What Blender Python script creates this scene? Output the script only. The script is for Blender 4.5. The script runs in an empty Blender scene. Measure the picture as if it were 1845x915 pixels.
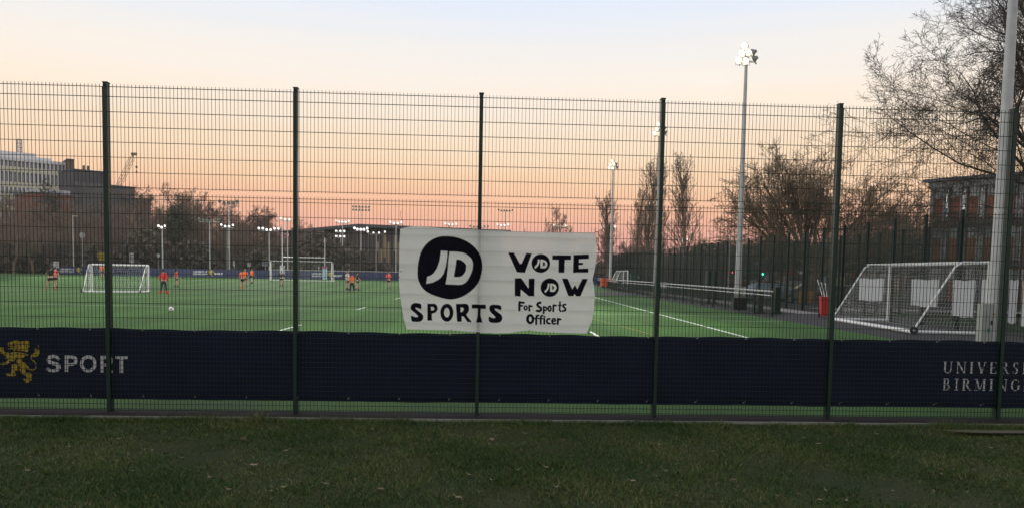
import bpy, bmesh, math, random
import numpy as np
from mathutils import Vector, Matrix
random.seed(7)
C = bpy.context.scene.collection
SC = bpy.context.scene

# ------------------------------------------------------------------ camera
W0, H0, F0, PPY = 1845.0, 915.0, 1447.0, 587.56
YAW, PITCH, ROLL, EYE = .0505, -.0672, .0184, 2.011
FENCE_Y, FENCE_H, POST_X0, BAY = 11.18, 4.44, -4.949, 2.52
_f = Vector((math.sin(YAW)*math.cos(PITCH), math.cos(YAW)*math.cos(PITCH), math.sin(PITCH)))
_r0 = Vector((math.cos(YAW), -math.sin(YAW), 0)); _u0 = _r0.cross(_f)
_r = _r0*math.cos(ROLL) + _u0*math.sin(ROLL)
_u = -_r0*math.sin(ROLL) + _u0*math.cos(ROLL)
cd = bpy.data.cameras.new('camera'); cam = bpy.data.objects.new('camera', cd); C.objects.link(cam)
SC.camera = cam
cd.sensor_width = 36; cd.lens = 36*F0/W0; cd.shift_y = (PPY-H0/2)/W0
cd.clip_start = .1; cd.clip_end = 5000
cam.matrix_world = Matrix(((_r.x, _u.x, -_f.x, 0), (_r.y, _u.y, -_f.y, 0), (_r.z, _u.z, -_f.z, EYE), (0, 0, 0, 1)))

def srgb(r, g, b, a=1):
    f = lambda c: (c/255/12.92) if c/255 <= .04045 else ((c/255+.055)/1.055)**2.4
    return (f(r), f(g), f(b), a)

# ------------------------------------------------------------------ dusk sky
wd = bpy.data.worlds.new('World'); SC.world = wd; wd.use_nodes = True
nt = wd.node_tree; N = nt.nodes; L = nt.links; N.clear()
out = N.new('ShaderNodeOutputWorld'); bg = N.new('ShaderNodeBackground'); bg.inputs['Strength'].default_value = 1.04
tc = N.new('ShaderNodeTexCoord'); sp = N.new('ShaderNodeSeparateXYZ')
mp = N.new('ShaderNodeMapping'); mp.inputs['Scale'].default_value = (1.2, 1.2, 16); wn = N.new('ShaderNodeTexNoise'); wn.inputs['Scale'].default_value = 1.6; wn.inputs['Detail'].default_value = 5
L.new(tc.outputs['Generated'], mp.inputs[0]); L.new(mp.outputs[0], wn.inputs['Vector'])
va = N.new('ShaderNodeVectorMath'); va.operation = 'SUBTRACT'; va.inputs[1].default_value = (.5, .5, .5); L.new(wn.outputs['Color'], va.inputs[0])
vm_ = N.new('ShaderNodeVectorMath'); vm_.operation = 'MULTIPLY'; vm_.inputs[1].default_value = (0, 0, .045); L.new(va.outputs[0], vm_.inputs[0])
vb_ = N.new('ShaderNodeVectorMath'); vb_.operation = 'ADD'; L.new(tc.outputs['Generated'], vb_.inputs[0]); L.new(vm_.outputs[0], vb_.inputs[1]); L.new(vb_.outputs[0], sp.inputs[0])
def ramp(stops, src, N=N, L=L):
    r = N.new('ShaderNodeValToRGB'); e = r.color_ramp.elements
    while len(e) > 1: e.remove(e[0])
    e[0].position = stops[0][0]; e[0].color = stops[0][1]
    for p, c in stops[1:]:
        k = e.new(p); k.color = c
    L.new(src, r.inputs[0]); return r
front = ramp([(0, srgb(196,148,146)), (.02, srgb(216,158,154)), (.034, srgb(229,167,153)), (.056, srgb(241,178,155)), (.075, srgb(247,190,157)),
              (.095, srgb(251,203,166)), (.113, srgb(252,212,175)), (.139, srgb(252,222,189)), (.17, srgb(251,230,206)), (.201, srgb(250,235,218)), (.231, srgb(246,237,227)),
              (.26, srgb(240,236,232)), (.29, srgb(229,234,242)), (.318, srgb(222,231,246)), (.5, srgb(214,222,233)), (.75, srgb(208,214,222)), (1, srgb(204,210,218))], sp.outputs['Z'])
back = ramp([(0, srgb(204,196,190)), (.06, srgb(218,208,202)), (.15, srgb(233,224,214)), (.28, srgb(234,230,224)),
             (.5, srgb(226,226,224)), (.75, srgb(208,213,218)), (1, srgb(204,210,218))], sp.outputs['Z'])
mr = N.new('ShaderNodeMapRange'); mr.interpolation_type = 'SMOOTHSTEP'
mr.inputs['From Min'].default_value = -.7; mr.inputs['From Max'].default_value = .75
L.new(sp.outputs['Y'], mr.inputs['Value'])
mx = N.new('ShaderNodeMixRGB'); L.new(mr.outputs[0], mx.inputs[0]); L.new(back.outputs[0], mx.inputs[1]); L.new(front.outputs[0], mx.inputs[2])
L.new(mx.outputs[0], bg.inputs['Color']); L.new(bg.outputs[0], out.inputs[0])

vs = SC.view_settings; vs.view_transform = 'Standard'; vs.look = 'None'; vs.exposure = .05; vs.gamma = 1
SC.cycles.max_bounces = 5; SC.cycles.transparent_max_bounces = 12; SC.cycles.use_denoising = True
SC.cycles.sample_clamp_indirect = 4

# ------------------------------------------------------------------ places in the world
def ray(px, py): return _f + _r*((px-W0/2)/F0) - _u*((py-PPY)/F0)
def at(px, py, Y):
    d = ray(px, py); return Vector((0, 0, EYE)) + d*(Y/d.y)
def ppm(Y): return F0/Y
ROT = .0283
def uv(u, v, z=0): return Vector((u + ROT*v, v - ROT*u, z))
def pitch_z(x, y):
    v = y + ROT*x; u = x - ROT*y
    t = min(1, max(0, (v-85)/22)); z = .4*t*t*(3-2*t)
    s = min(1, max(0, (u-13.3)/1.2)); z2 = .18*s*s*(3-2*s)
    return max(z, z2)
def gnd(px, py):
    z = 0
    for k in range(25):
        d = ray(px, py); t = (z-EYE)/d.z; p = Vector((0, 0, EYE)) + d*t
        z = .5*z + .5*pitch_z(p.x, p.y)
    return Vector((p.x, p.y, pitch_z(p.x, p.y)))

# ------------------------------------------------------------------ materials
MATS = {}
def mat(name, col, rough=.6, metal=0, noise=None, bump=None, emit=None, spec=.5, coord='Object'):
    """noise = (scale, amount, second colour); bump = (scale, strength)"""
    if name in MATS: return MATS[name]
    m = bpy.data.materials.new(name); m.use_nodes = True; MATS[name] = m
    nt = m.node_tree; b = nt.nodes['Principled BSDF']
    b.inputs['Roughness'].default_value = rough; b.inputs['Metallic'].default_value = metal
    b.inputs['Specular IOR Level'].default_value = spec
    c = (*col[:3], 1); b.inputs['Base Color'].default_value = c
    t = nt.nodes.new('ShaderNodeTexCoord')
    if noise:
        n = nt.nodes.new('ShaderNodeTexNoise'); n.inputs['Scale'].default_value = noise[0]; n.inputs['Detail'].default_value = 6
        nt.links.new(t.outputs[coord], n.inputs['Vector'])
        r = nt.nodes.new('ShaderNodeMapRange'); r.inputs['From Min'].default_value = .5-noise[1]; r.inputs['From Max'].default_value = .5+noise[1]
        nt.links.new(n.outputs['Fac'], r.inputs['Value'])
        x = nt.nodes.new('ShaderNodeMixRGB'); x.inputs[1].default_value = c; x.inputs[2].default_value = (*noise[2][:3], 1)
        nt.links.new(r.outputs[0], x.inputs[0]); nt.links.new(x.outputs[0], b.inputs['Base Color'])
    if bump:
        n = nt.nodes.new('ShaderNodeTexNoise'); n.inputs['Scale'].default_value = bump[0]; n.inputs['Detail'].default_value = 5
        nt.links.new(t.outputs[coord], n.inputs['Vector'])
        k = nt.nodes.new('ShaderNodeBump'); k.inputs['Strength'].default_value = bump[1]; k.inputs['Distance'].default_value = .02
        nt.links.new(n.outputs['Fac'], k.inputs['Height']); nt.links.new(k.outputs[0], b.inputs['Normal'])
    if emit:
        b.inputs['Emission Color'].default_value = (*emit[0][:3], 1); b.inputs['Emission Strength'].default_value = emit[1]
        m.cycles.emission_sampling = 'NONE'
    return m
green_paint = mat('green_paint', (.003, .018, .013), .45, 0, (14, .25, (.006, .025, .017)), spec=.35)
wire_green = mat('wire_green', (.005, .018, .012), .55, spec=.3)
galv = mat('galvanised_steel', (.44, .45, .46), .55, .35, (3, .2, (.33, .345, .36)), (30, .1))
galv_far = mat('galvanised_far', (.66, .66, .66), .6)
white_paint = mat('white_paint', (.78, .79, .8), .4, 0, (5, .3, (.62, .63, .64)))
white_net = mat('white_net', (.62, .62, .62), .8)
black_rub = mat('black_rubber', (.015, .015, .016), .8)
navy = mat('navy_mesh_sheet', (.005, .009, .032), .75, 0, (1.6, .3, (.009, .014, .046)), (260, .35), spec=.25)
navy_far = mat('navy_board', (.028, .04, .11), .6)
yellow_print = mat('yellow_print', (.55, .43, .06), .7, 0, (18, .2, (.38, .27, .04)), spec=.2)
red_print = mat('red_print', (.14, .015, .012), .7, spec=.2)
white_print = mat('white_print', (.62, .62, .66), .7, spec=.2)
white_print_far = mat('white_print_far', (.6, .62, .68), .7)
tarmac = mat('tarmac', (.042, .038, .044), .9, 0, (4, .3, (.026, .024, .028)), (60, .5))
paving = mat('pale_paving', (.34, .29, .28), .85, 0, (2, .3, (.17, .155, .15)))
kerb_m = mat('concrete_edging', (.26, .255, .235), .9, 0, (6, .3, (.12, .12, .10)))
earth = mat('bare_earth', (.10, .085, .06), .95, 0, (7, .25, (.055, .055, .03)), (40, .6))
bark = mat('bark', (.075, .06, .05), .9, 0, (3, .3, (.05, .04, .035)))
bark_far = mat('bark_far', (.30, .21, .155), .9, 0, (.5, .3, (.20, .145, .11)))  # bark colour lightened to stand in for haze over the far trees
bark_pale = mat('bark_pale', (.19, .135, .09), .9)
leaf_dark = mat('evergreen_leaf', (.05, .065, .04), .8, 0, (.6, .3, (.075, .075, .05)))
scrub_m = mat('scrub_leaf', (.20, .155, .125), .9, 0, (.5, .3, (.11, .10, .075)))  # paler than real scrub: the haze of distance is put into its colour
brick_m = mat('red_brick', (.22, .08, .05), .9, 0, (2.5, .3, (.15, .058, .04)))
brick_d = mat('dark_brick', (.17, .095, .07), .9, 0, (1.2, .3, (.08, .055, .048)))
glass_dark = mat('dark_glass', (.03, .035, .045), .15)
glass_far = mat('far_window_glass', (.10, .09, .10), .3)
def lamp_mat(name, col, s): return mat(name, (.8, .8, .8) if s > 1 else (.16, .13, .10), .4, emit=(col, s))
lens_on = lamp_mat('lit_lens', (1, .88, .60), 1.45)
lens_far = lamp_mat('lit_lens_far', (1, .95, .90), 1.4)
lens_off = mat('unlit_lens', (.35, .34, .30), .3)
warm_win = lamp_mat('lit_window', (1, .66, .30), .09)

# ------------------------------------------------------------------ mesh building
class MB:
    def __init__(s): s.v = []; s.f = []; s.m = []; s.k = 0
    def add(s, vs, fs):
        n = len(s.v); s.v += [tuple(q) for q in vs]; s.f += [tuple(n+i for i in f) for f in fs]; s.m += [s.k]*len(fs); return s
    def box(s, c, d, rz=0, M=None):
        hx, hy, hz = d[0]/2, d[1]/2, d[2]/2; co, si = math.cos(rz), math.sin(rz); vs = []
        for x, y, z in ((-1,-1,-1),(1,-1,-1),(1,1,-1),(-1,1,-1),(-1,-1,1),(1,-1,1),(1,1,1),(-1,1,1)):
            p = (x*hx, y*hy, z*hz); vs.append((c[0]+p[0]*co-p[1]*si, c[1]+p[0]*si+p[1]*co, c[2]+p[2]))
        return s.add(vs, [(0,3,2,1),(4,5,6,7),(0,1,5,4),(1,2,6,5),(2,3,7,6),(3,0,4,7)])
    def tube(s, pts, rad, n=6, cap=True):
        pts = [Vector(p) for p in pts]; R = rad if hasattr(rad, '__len__') else [rad]*len(pts)
        b = len(s.v); a = None
        for i, p in enumerate(pts):
            t = (pts[min(i+1, len(pts)-1)]-pts[max(i-1, 0)]).normalized()
            if a is None: a = t.orthogonal().normalized()
            else: a = (a - t*a.dot(t)).normalized()
            c = t.cross(a)
            for k in range(n):
                w = 2*math.pi*k/n; q = p + (a*math.cos(w)+c*math.sin(w))*R[i]; s.v.append(tuple(q))
        for i in range(len(pts)-1):
            for k in range(n):
                k2 = (k+1) % n; s.f.append((b+i*n+k, b+i*n+k2, b+(i+1)*n+k2, b+(i+1)*n+k)); s.m.append(s.k)
        if cap:
            s.f.append(tuple(b+k for k in range(n))[::-1]); s.f.append(tuple(b+(len(pts)-1)*n+k for k in range(n))); s.m += [s.k]*2
        return s
    def ball(s, c, r, nu=10, nv=7):
        if not hasattr(r, '__len__'): r = (r, r, r)
        vs = [(c[0], c[1], c[2]-r[2])]
        for j in range(1, nv):
            a = math.pi*j/nv
            for i in range(nu):
                w = 2*math.pi*i/nu; vs.append((c[0]+r[0]*math.sin(a)*math.cos(w), c[1]+r[1]*math.sin(a)*math.sin(w), c[2]-r[2]*math.cos(a)))
        vs.append((c[0], c[1], c[2]+r[2])); fs = []
        for i in range(nu):
            k = (i+1) % nu; fs.append((0, 1+k, 1+i)); e = 1+(nv-2)*nu; fs.append((e+i, e+k, len(vs)-1))
            for j in range(nv-2): q = 1+j*nu; fs.append((q+i, q+k, q+nu+k, q+nu+i))
        return s.add(vs, fs)
    def mesh(s, name, mats, smooth=False):
        me = bpy.data.meshes.new(name); me.from_pydata(s.v, [], s.f)
        for m in (mats if isinstance(mats, (list, tuple)) else [mats]): me.materials.append(m)
        if max(s.m, default=0): me.polygons.foreach_set('material_index', s.m)
        if smooth: me.polygons.foreach_set('use_smooth', [True]*len(me.polygons))
        me.update(); return me
    def build(s, name, mats, parent=None, smooth=False): return link(name, s.mesh(name, mats, smooth), parent)
def link(name, me, parent=None, loc=None, rz=None):
    o = bpy.data.objects.new(name, me); C.objects.link(o)
    if parent is not None: o.parent = parent
    if loc is not None: o.location = loc
    if rz is not None: o.rotation_euler = (0, 0, rz)
    return o
def tag(o, label=None, cat=None, group=None, kind=None):
    if label: o['label'] = label
    if cat: o['category'] = cat
    if group: o['group'] = group
    if kind: o['kind'] = kind
    return o
def thing(name, label, cat, loc=(0, 0, 0), rz=0, group=None):
    o = bpy.data.objects.new(name, None); C.objects.link(o); o.empty_display_size = .2
    o.location = loc; o.rotation_euler = (0, 0, rz); return tag(o, label, cat, group)
def kids(o): return [c for c in list(C.objects) if c.parent == o]
def copy_tree(o, parent=None, loc=None, rz=None, label=None):
    c = o.copy(); C.objects.link(c); c.parent = parent
    if loc is not None: c.location = loc
    if rz is not None: c.rotation_euler = (0, 0, rz)
    if label: c['label'] = label
    for ch in o.children: copy_tree(ch, c)
    return c
def np_mesh(name, V, Fc, m, smooth=False):
    me = bpy.data.meshes.new(name); k = Fc.shape[1]
    me.vertices.add(len(V)); me.vertices.foreach_set('co', V.astype(np.float32).ravel())
    me.loops.add(Fc.size); me.loops.foreach_set('vertex_index', Fc.astype(np.int32).ravel())
    me.polygons.add(len(Fc)); me.polygons.foreach_set('loop_start', np.arange(0, Fc.size, k, dtype=np.int32))
    if smooth: me.polygons.foreach_set('use_smooth', np.ones(len(Fc), bool))
    me.materials.append(m); me.update(calc_edges=True); return me
def sheet(name, xs, ys, zf, m, kind='structure'):
    V = []; Fs = []
    for y in ys:
        for x in xs: V.append((x, y, zf(x, y)))
    n = len(xs)
    for j in range(len(ys)-1):
        for i in range(n-1): a = j*n+i; Fs.append((a, a+1, a+n+1, a+n))
    me = bpy.data.meshes.new(name); me.from_pydata(V, [], Fs); me.materials.append(m)
    return tag(link(name, me), kind=kind)

# ------------------------------------------------------------------ ground
def turf_material(name, a, b, c, far=False):
    m = bpy.data.materials.new(name); m.use_nodes = True; nt = m.node_tree; p = nt.nodes['Principled BSDF']
    p.inputs['Roughness'].default_value = .85; p.inputs['Specular IOR Level'].default_value = .2
    t = nt.nodes.new('ShaderNodeTexCoord')
    def noise(s, d=5, rough=.6):
        n = nt.nodes.new('ShaderNodeTexNoise'); n.inputs['Scale'].default_value = s; n.inputs['Detail'].default_value = d
        n.inputs['Roughness'].default_value = rough; nt.links.new(t.outputs['Object'], n.inputs['Vector']); return n
    def rng(n, lo, hi):
        r = nt.nodes.new('ShaderNodeMapRange'); r.inputs['From Min'].default_value = lo; r.inputs['From Max'].default_value = hi
        nt.links.new(n.outputs['Fac'], r.inputs['Value']); return r
    r1 = rng(noise(.35 if far else 1.1), .35, .65); r2 = rng(noise(9 if far else 26, 8, .75), .3, .7)
    x = nt.nodes.new('ShaderNodeMixRGB'); x.inputs[1].default_value = (*a, 1); x.inputs[2].default_value = (*b, 1); nt.links.new(r1.outputs[0], x.inputs[0])
    y = nt.nodes.new('ShaderNodeMixRGB'); y.inputs[2].default_value = (*c, 1); nt.links.new(x.outputs[0], y.inputs[1]); 
    k = nt.nodes.new('ShaderNodeMath'); k.operation = 'MULTIPLY'; k.inputs[1].default_value = .55; nt.links.new(r2.outputs[0], k.inputs[0]); nt.links.new(k.outputs[0], y.inputs[0])
    if far:
        wv = nt.nodes.new('ShaderNodeTexWave'); wv.bands_direction = 'X'; wv.inputs['Scale'].default_value = .0785; wv.inputs['Distortion'].default_value = .25; nt.links.new(t.outputs['Object'], wv.inputs['Vector'])
        st = nt.nodes.new('ShaderNodeMapRange'); st.inputs['From Min'].default_value = .35; st.inputs['From Max'].default_value = .65; st.inputs['To Min'].default_value = .86; st.inputs['To Max'].default_value = 1.06; nt.links.new(wv.outputs['Fac'], st.inputs['Value'])
        n3 = rng(noise(.07, 4), .35, .65); n3.inputs['To Min'].default_value = .82; n3.inputs['To Max'].default_value = 1.12
        mm = nt.nodes.new('ShaderNodeMath'); mm.operation = 'MULTIPLY'; nt.links.new(st.outputs[0], mm.inputs[0]); nt.links.new(n3.outputs[0], mm.inputs[1])
        cm_ = nt.nodes.new('ShaderNodeVectorMath'); cm_.operation = 'SCALE'; nt.links.new(y.outputs[0], cm_.inputs[0]); nt.links.new(mm.outputs[0], cm_.inputs['Scale']); nt.links.new(cm_.outputs[0], p.inputs['Base Color'])
    else: nt.links.new(y.outputs[0], p.inputs['Base Color'])
    bp = nt.nodes.new('ShaderNodeBump'); bp.inputs['Strength'].default_value = .6; bp.inputs['Distance'].default_value = .02
    nt.links.new(noise(60, 6).outputs['Fac'], bp.inputs['Height']); nt.links.new(bp.outputs[0], p.inputs['Normal'])
    return m
turf_m = turf_material('artificial_turf', (.044, .120, .022), (.060, .146, .028), (.026, .078, .012), True)
lawn_m = turf_material('lawn_soil', (.022, .036, .011), (.046, .046, .017), (.016, .024, .009))
field_m = turf_material('far_field', (.035, .06, .022), (.045, .065, .03), (.025, .045, .018), True)
sheet('ground', [-1500, -400, -120, -60, 0, 60, 120, 400, 1500], [-60, 10.9, 60, 124.5, 131, 200, 400, 1000, 2500], lambda x, y: -.08 if y < 130 else .28, field_m)
sheet('foreground_lawn', list(np.linspace(-16, 16, 65)), list(np.linspace(-3, 10.74, 30)),
      lambda x, y: .025*math.sin(x*.9+y*.6)*math.sin(y*1.3+x*.3)*min(1, (10.9-y)/2)-.008, lawn_m)
k = MB()
x = -16
while x < 16:
    k.box((x+.455, 10.77+random.uniform(-.004, .004), -.03+random.uniform(-.003, .003)), (.905, .05, .10), random.uniform(-.002, .002)); x += .915
tag(k.build('kerb_edging', kerb_m), kind='structure')
sheet('fence_footpath', [-16, 16], [10.80, 11.36], lambda x, y: .0, mat('old_tarmac', (.026, .022, .027), .9, 0, (5, .3, (.016, .014, .017)), (60, .5), spec=.08))
us = list(np.linspace(-85, 12.8, 40)) + [13.2, 13.45]; vv = [11.7, 20, 40, 60, 80, 85, 90, 95, 100, 105, 110, 125]
V = []; Fs = []
for v in vv:
    for u in us:
        p = uv(u, v); 
        if v == 11.7: p.y = 11.365
        V.append((p.x, p.y, pitch_z(p.x, p.y)+.004))
n = len(us)
for j in range(len(vv)-1):
    for i in range(n-1): a = j*n+i; Fs.append((a, a+1, a+n+1, a+n))
me = bpy.data.meshes.new('pitch_turf'); me.from_pydata(V, [], Fs); me.materials.append(turf_m); tag(link('pitch_turf', me), kind='structure')
# side path and verge right of the pitch
def strip(name, u0, u1, v0, v1, m, dz, nu=4, nv=12):
    V = []; Fs = []
    for j in range(nv+1):
        for i in range(nu+1):
            p = uv(u0+(u1-u0)*i/nu, v0+(v1-v0)*j/nv); V.append((p.x, p.y, pitch_z(p.x, p.y)+dz))
    for j in range(nv):
        for i in range(nu): a = j*(nu+1)+i; Fs.append((a, a+1, a+nu+2, a+nu+1))
    me = bpy.data.meshes.new(name); me.from_pydata(V, [], Fs); me.materials.append(m); return tag(link(name, me), kind='structure')
strip('side_path', 13.452, 19.0, 12.3, 124, tarmac, .0, 12, 24)
strip('pale_path', 15.5, 17.0, 40, 112, paving, .006, 2, 14)
strip('grass_bank', 19.0, 27.0, 12.3, 46, field_m, .0, 2, 12)
strip('forecourt', 19.0, 60, 46.01, 70, tarmac, .0, 2, 12)
strip('pavement', 18.6, 60, 44, 47.5, paving, .06, 2, 4)
strip('road', 10, 90, 76, 88, tarmac, .03, 3, 3)

# pitch lines
def line(u0, v0, u1, v1, w, name='pitch_marking', dz=.009):
    a = uv(u0, v0); b = uv(u1, v1); d = (b-a); n = max(1, int(d.length/6)); s = Vector((-d.y, d.x, 0)).normalized()*w/2
    V = []
    for i in range(n+1):
        p = a+d*i/n
        for q in (p-s, p+s): V.append((q.x, q.y, pitch_z(q.x, q.y)+dz))
    LM.add(V, [(2*i, 2*i+1, 2*i+3, 2*i+2) for i in range(n)])
line_m = mat('line_white', (.66, .68, .66), .8, 0, (1.5, .3, (.42, .5, .42)))
def flush(name):
    global LM
    o = tag(LM.build(name, line_m), kind='structure'); LM = MB()
LM = MB()
line(8.35, 24.6, 8.8, 112, .13); flush('pitch_marking')
for v, w in ((40.3, .10), (61, .10), (72.5, .10), (100, .12)): line(-82, v, 8.4 if v > 41 else 13.2, v, w)
flush('pitch_marking')
for v in (25.2, 40.2, 55.8, 71): line(-6.9, v, -6.9, v+3.6, .11)
flush('pitch_marking')
for v in (26.2, 41, 56): line(3.35, v-.6, 3.35, v+1.6, .12)
line(-31, 52, -14, 52, .09, dz=.011); line(10.2, 36, 13, 36, .09, dz=.011)
flush('pitch_marking')
# yellow faint curve
y_m = mat('line_yellow', (.22, .2, .05), .8)
LM = MB()
for i in range(8): line(5.6-i*.22, 24+i*2.2, 5.6-(i+1)*.22, 24+(i+1)*2.2, .06, dz=.012)
tag(LM.build('pitch_marking', y_m), kind='structure')
# bare patch by the kerb at far right
p0 = at(1815, 784, 10.1); em = MB(); ring = [(p0.x+.75*math.cos(a)*(1+.2*math.sin(3*a)), 10.1+.14*math.sin(a)*(1+.3*math.cos(2*a)), .045) for a in [i*math.pi/10 for i in range(20)]]
em.add(ring, [tuple(range(20))]); tag(em.build('bare_patch', earth), kind='structure')

# ------------------------------------------------------------------ welded mesh fence
def wire_panel_mesh(name, z0, z1, width, hz, rw=.0028, rh=.0034, sp=.05, m=wire_green, n=4, tip=.025):
    q = MB(); k = int(round(width/sp))
    for i in range(k+1):
        x = width*i/k; q.tube([(x, 0, z0), (x, 0, z1+tip)], rw, n, False)
    for z in hz:
        q.tube([(0, -.007, z), (width, -.007, z)], rh, n, False); q.tube([(0, .007, z), (width, .007, z)], rh*.9, n, False)
    return q.mesh(name, m)
hz_low = [.05+.0667*i for i in range(17)] + [1.3+.2*i for i in range(9)]
hz_top = [3.05+.2*i for i in range(7)] + [4.38]
hz_low = sorted(set(hz_low + [2.95]))
low = wire_panel_mesh('wire_panel', .03, 2.98, BAY-.02, hz_low, .0038, .0042, tip=0)
top = wire_panel_mesh('wire_panel', 3.03, 4.385, BAY-.02, hz_top, .0036, .0042, tip=.03)
pm = MB(); pm.box((0, .058, 2.22), (.052, .095, 4.44)); pm.box((0, .058, 4.445), (.066, .101, .012)); post_me = pm.mesh('post', green_paint)
cm = MB(); cm.box((0, -.014, 2.2), (.05, .008, 4.36)); clamp_me = cm.mesh('clamp_bar', green_paint)
bm_ = MB()
for z in [.25+.55*i for i in range(8)]: bm_.tube([(0, -.018, z), (0, -.027, z)], .011, 6)
bolt_me = bm_.mesh('clamp_bolts', green_paint)
fence = thing('mesh_fence', 'tall dark green welded mesh fence crossing the whole view behind the grass', 'fence', (0, FENCE_Y, 0))
for i in range(-3, 9):
    x = POST_X0 + i*BAY
    link('post', post_me, fence, (x, 0, 0)); link('clamp_bar', clamp_me, fence, (x, 0, 0))
    tag(link('clamp_bolts', bolt_me, fence, (x, 0, 0)), kind='stuff')
    for me in (low, top): tag(link('wire_panel', me, fence, (x+.01, 0, 0)), kind='stuff')

# ------------------------------------------------------------------ navy sheet with print on the fence
nav = thing('mesh_banner', 'long navy blue fabric strip tied low along the mesh fence with printed lion and lettering', 'banner', (0, FENCE_Y+.045, 0))
XS = np.arange(-12.4, 14.6, .12); ZS = [.17, .2, .22, .25, .28, .31, .35, .42, .5, .6, .7, .8, .9, 1.0, 1.08, 1.12, 1.145]
V = []
for j, z in enumerate(ZS):
    for x in XS:
        sag = .006*math.sin(x*2.1)+.005*math.cos(x*2*math.pi/.7)*(1 if z > .5 else -.8)
        wq_ = .25 if (x < -4.2 or x > 6.0) else 1.0
        y = wq_*(.010*math.sin(x*3.3+z*4)+.007*math.sin(x*9+z*6)+.006*math.sin(x*4.1-z*14)-.014*math.exp(-((z-.27-.06*math.sin(x*1.1))/.05)**2)*(.5+.5*math.sin(x*.8+2)))
        V.append((x, y + (.02 if j < 3 else 0), z + (sag if j < 3 or j > 14 else 0)))
n = len(XS); Fs = [(j*n+i, j*n+i+1, (j+1)*n+i+1, (j+1)*n+i) for j in range(len(ZS)-1) for i in range(n-1)]
me = bpy.data.meshes.new('sheet'); me.from_pydata(V, [], Fs); me.materials.append(navy); me.polygons.foreach_set('use_smooth', [True]*len(Fs)); link('sheet', me, nav)
q = MB()
for i in range(38):
    x = -12.2 + i*.70
    for z in (1.128, .215): 
        q.tube([(x, -.02, z), (x, -.012, z)], .010, 8); q.tube([(x+.004, -.018, z-.005), (x+.012, -.065, z+.03)], .0025, 4)
tag(q.build('eyelets', mat('eyelet', (.35, .34, .33), .4, .6), nav), kind='stuff')
PY = FENCE_Y+.045
def wp(px, py): p = at(px, py, PY); return (p.x, p.z)
def flat_shape(polys, name, m, parent, yoff, order=0):
    """polygons (x, z lists) filled as flat print just in front of a sheet"""
    cu = bpy.data.curves.new(name, 'CURVE'); cu.dimensions = '2D'; cu.fill_mode = 'BOTH'
    for p in polys:
        s = cu.splines.new('POLY'); s.points.add(len(p)-1); s.use_cyclic_u = True
        for i, (a, b) in enumerate(p): s.points[i].co = (a, b, 0, 1)
    o = bpy.data.objects.new(name, cu); C.objects.link(o)
    me = bpy.data.meshes.new_from_object(o.evaluated_get(bpy.context.evaluated_depsgraph_get())); bpy.data.objects.remove(o)
    me.transform(Matrix(((1, 0, 0, 0), (0, 0, 1, yoff), (0, 1, 0, 0), (0, 0, 0, 1)))); me.materials.clear(); me.materials.append(m)
    return link(name, me, parent)
def txt_polys(s, x, z, size, **kw):
    cu = bpy.data.curves.new('t', 'FONT'); cu.body = s; cu.size = size; cu.offset = kw.get('offset', 0); cu.space_character = kw.get('space', 1)
    return cu
def flat_text(s, x, z, size, m, parent, yoff, name='lettering', offset=0, width=None, space=1, join=None):
    cu = txt_polys(s, x, z, size, offset=offset, space=space); o = bpy.data.objects.new(name, cu); C.objects.link(o)
    me = bpy.data.meshes.new_from_object(o.evaluated_get(bpy.context.evaluated_depsgraph_get())); bpy.data.objects.remove(o)
    xs = [v.co.x for v in me.vertices]; sx = width/(max(xs)-min(xs)) if width else 1; x0 = min(xs)
    for v in me.vertices: v.co = ((v.co.x-x0)*sx+x, yoff, v.co.y+z)
    me.materials.clear(); me.materials.append(m); return link(name, me, parent)
Z9 = lambda pts: [wp(x/9.15, 600+y/9.15) for x, y in pts]
lion = [
 [(140,150),(175,145),(215,125),(300,110),(320,135),(380,128),(450,118),(490,130),(488,160),(498,215),(478,232),(484,298),(440,302),(400,290),(372,300),(330,272),(300,290),(285,262),(262,270),(240,298),(225,262),(200,262),(150,268),(145,240),(200,235),(205,222),(140,214)],
 [(85,330),(130,310),(165,322),(240,305),(330,310),(430,326),(470,350),(464,370),(440,352),(420,380),(380,400),(372,395),(280,392),(262,400),(250,455),(130,450),(150,418),(80,412),(130,388),(75,352)],
 [(285,425),(330,400),(370,415),(376,455),(360,470),(425,478),(440,500),(440,545),(432,615),(340,622),(332,585),(345,560),(330,520),(280,470)],
 [(0,228),(70,232),(62,262),(76,292),(110,318),(84,372),(66,345),(20,322),(40,300),(0,292)],
 [(16,480),(34,492),(60,470),(82,488),(130,448),(180,468),(140,492),(132,515),(95,502),(62,522),(34,505),(14,515)],
 [(205,512),(260,495),(340,530),(300,542),(288,560),(312,600),(265,612),(258,590),(250,618),(275,690),(240,702),(110,695),(128,680),(90,665),(110,645),(150,655),(200,638),(200,560)],
 [(345,612),(430,620),(440,648),(510,642),(540,690),(518,710),(536,745),(530,772),(490,780),(492,805),(410,806),(440,790),(395,765),(398,745),(445,735),(452,706),(420,690),(380,662),(350,632)],
 [(510,382),(530,340),(592,312),(572,262),(600,230),(622,262),(624,312),(638,300),(634,255),(652,262),(658,332),(630,376),(580,386)],
 [(638,175),(645,180),(643,225),(632,222)],
]
for k_, p in enumerate(lion): pass
flat_shape([Z9(p) for p in lion], 'emblem', yellow_print, nav, -.0125)
tl = [(515,398),(530,440),(566,462),(592,500),(600,535),(588,572),(548,600),(512,580)]; tl2 = [(530,392),(545,425),(580,450),(606,495),(615,535),(600,582),(548,614),(505,592)]
t3 = [(442,530),(470,528),(475,560),(508,578),(505,600),(465,596),(450,560)]
flat_shape([Z9(tl+tl2[::-1]), Z9(t3)], 'emblem', yellow_print, nav, -.0125)
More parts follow.
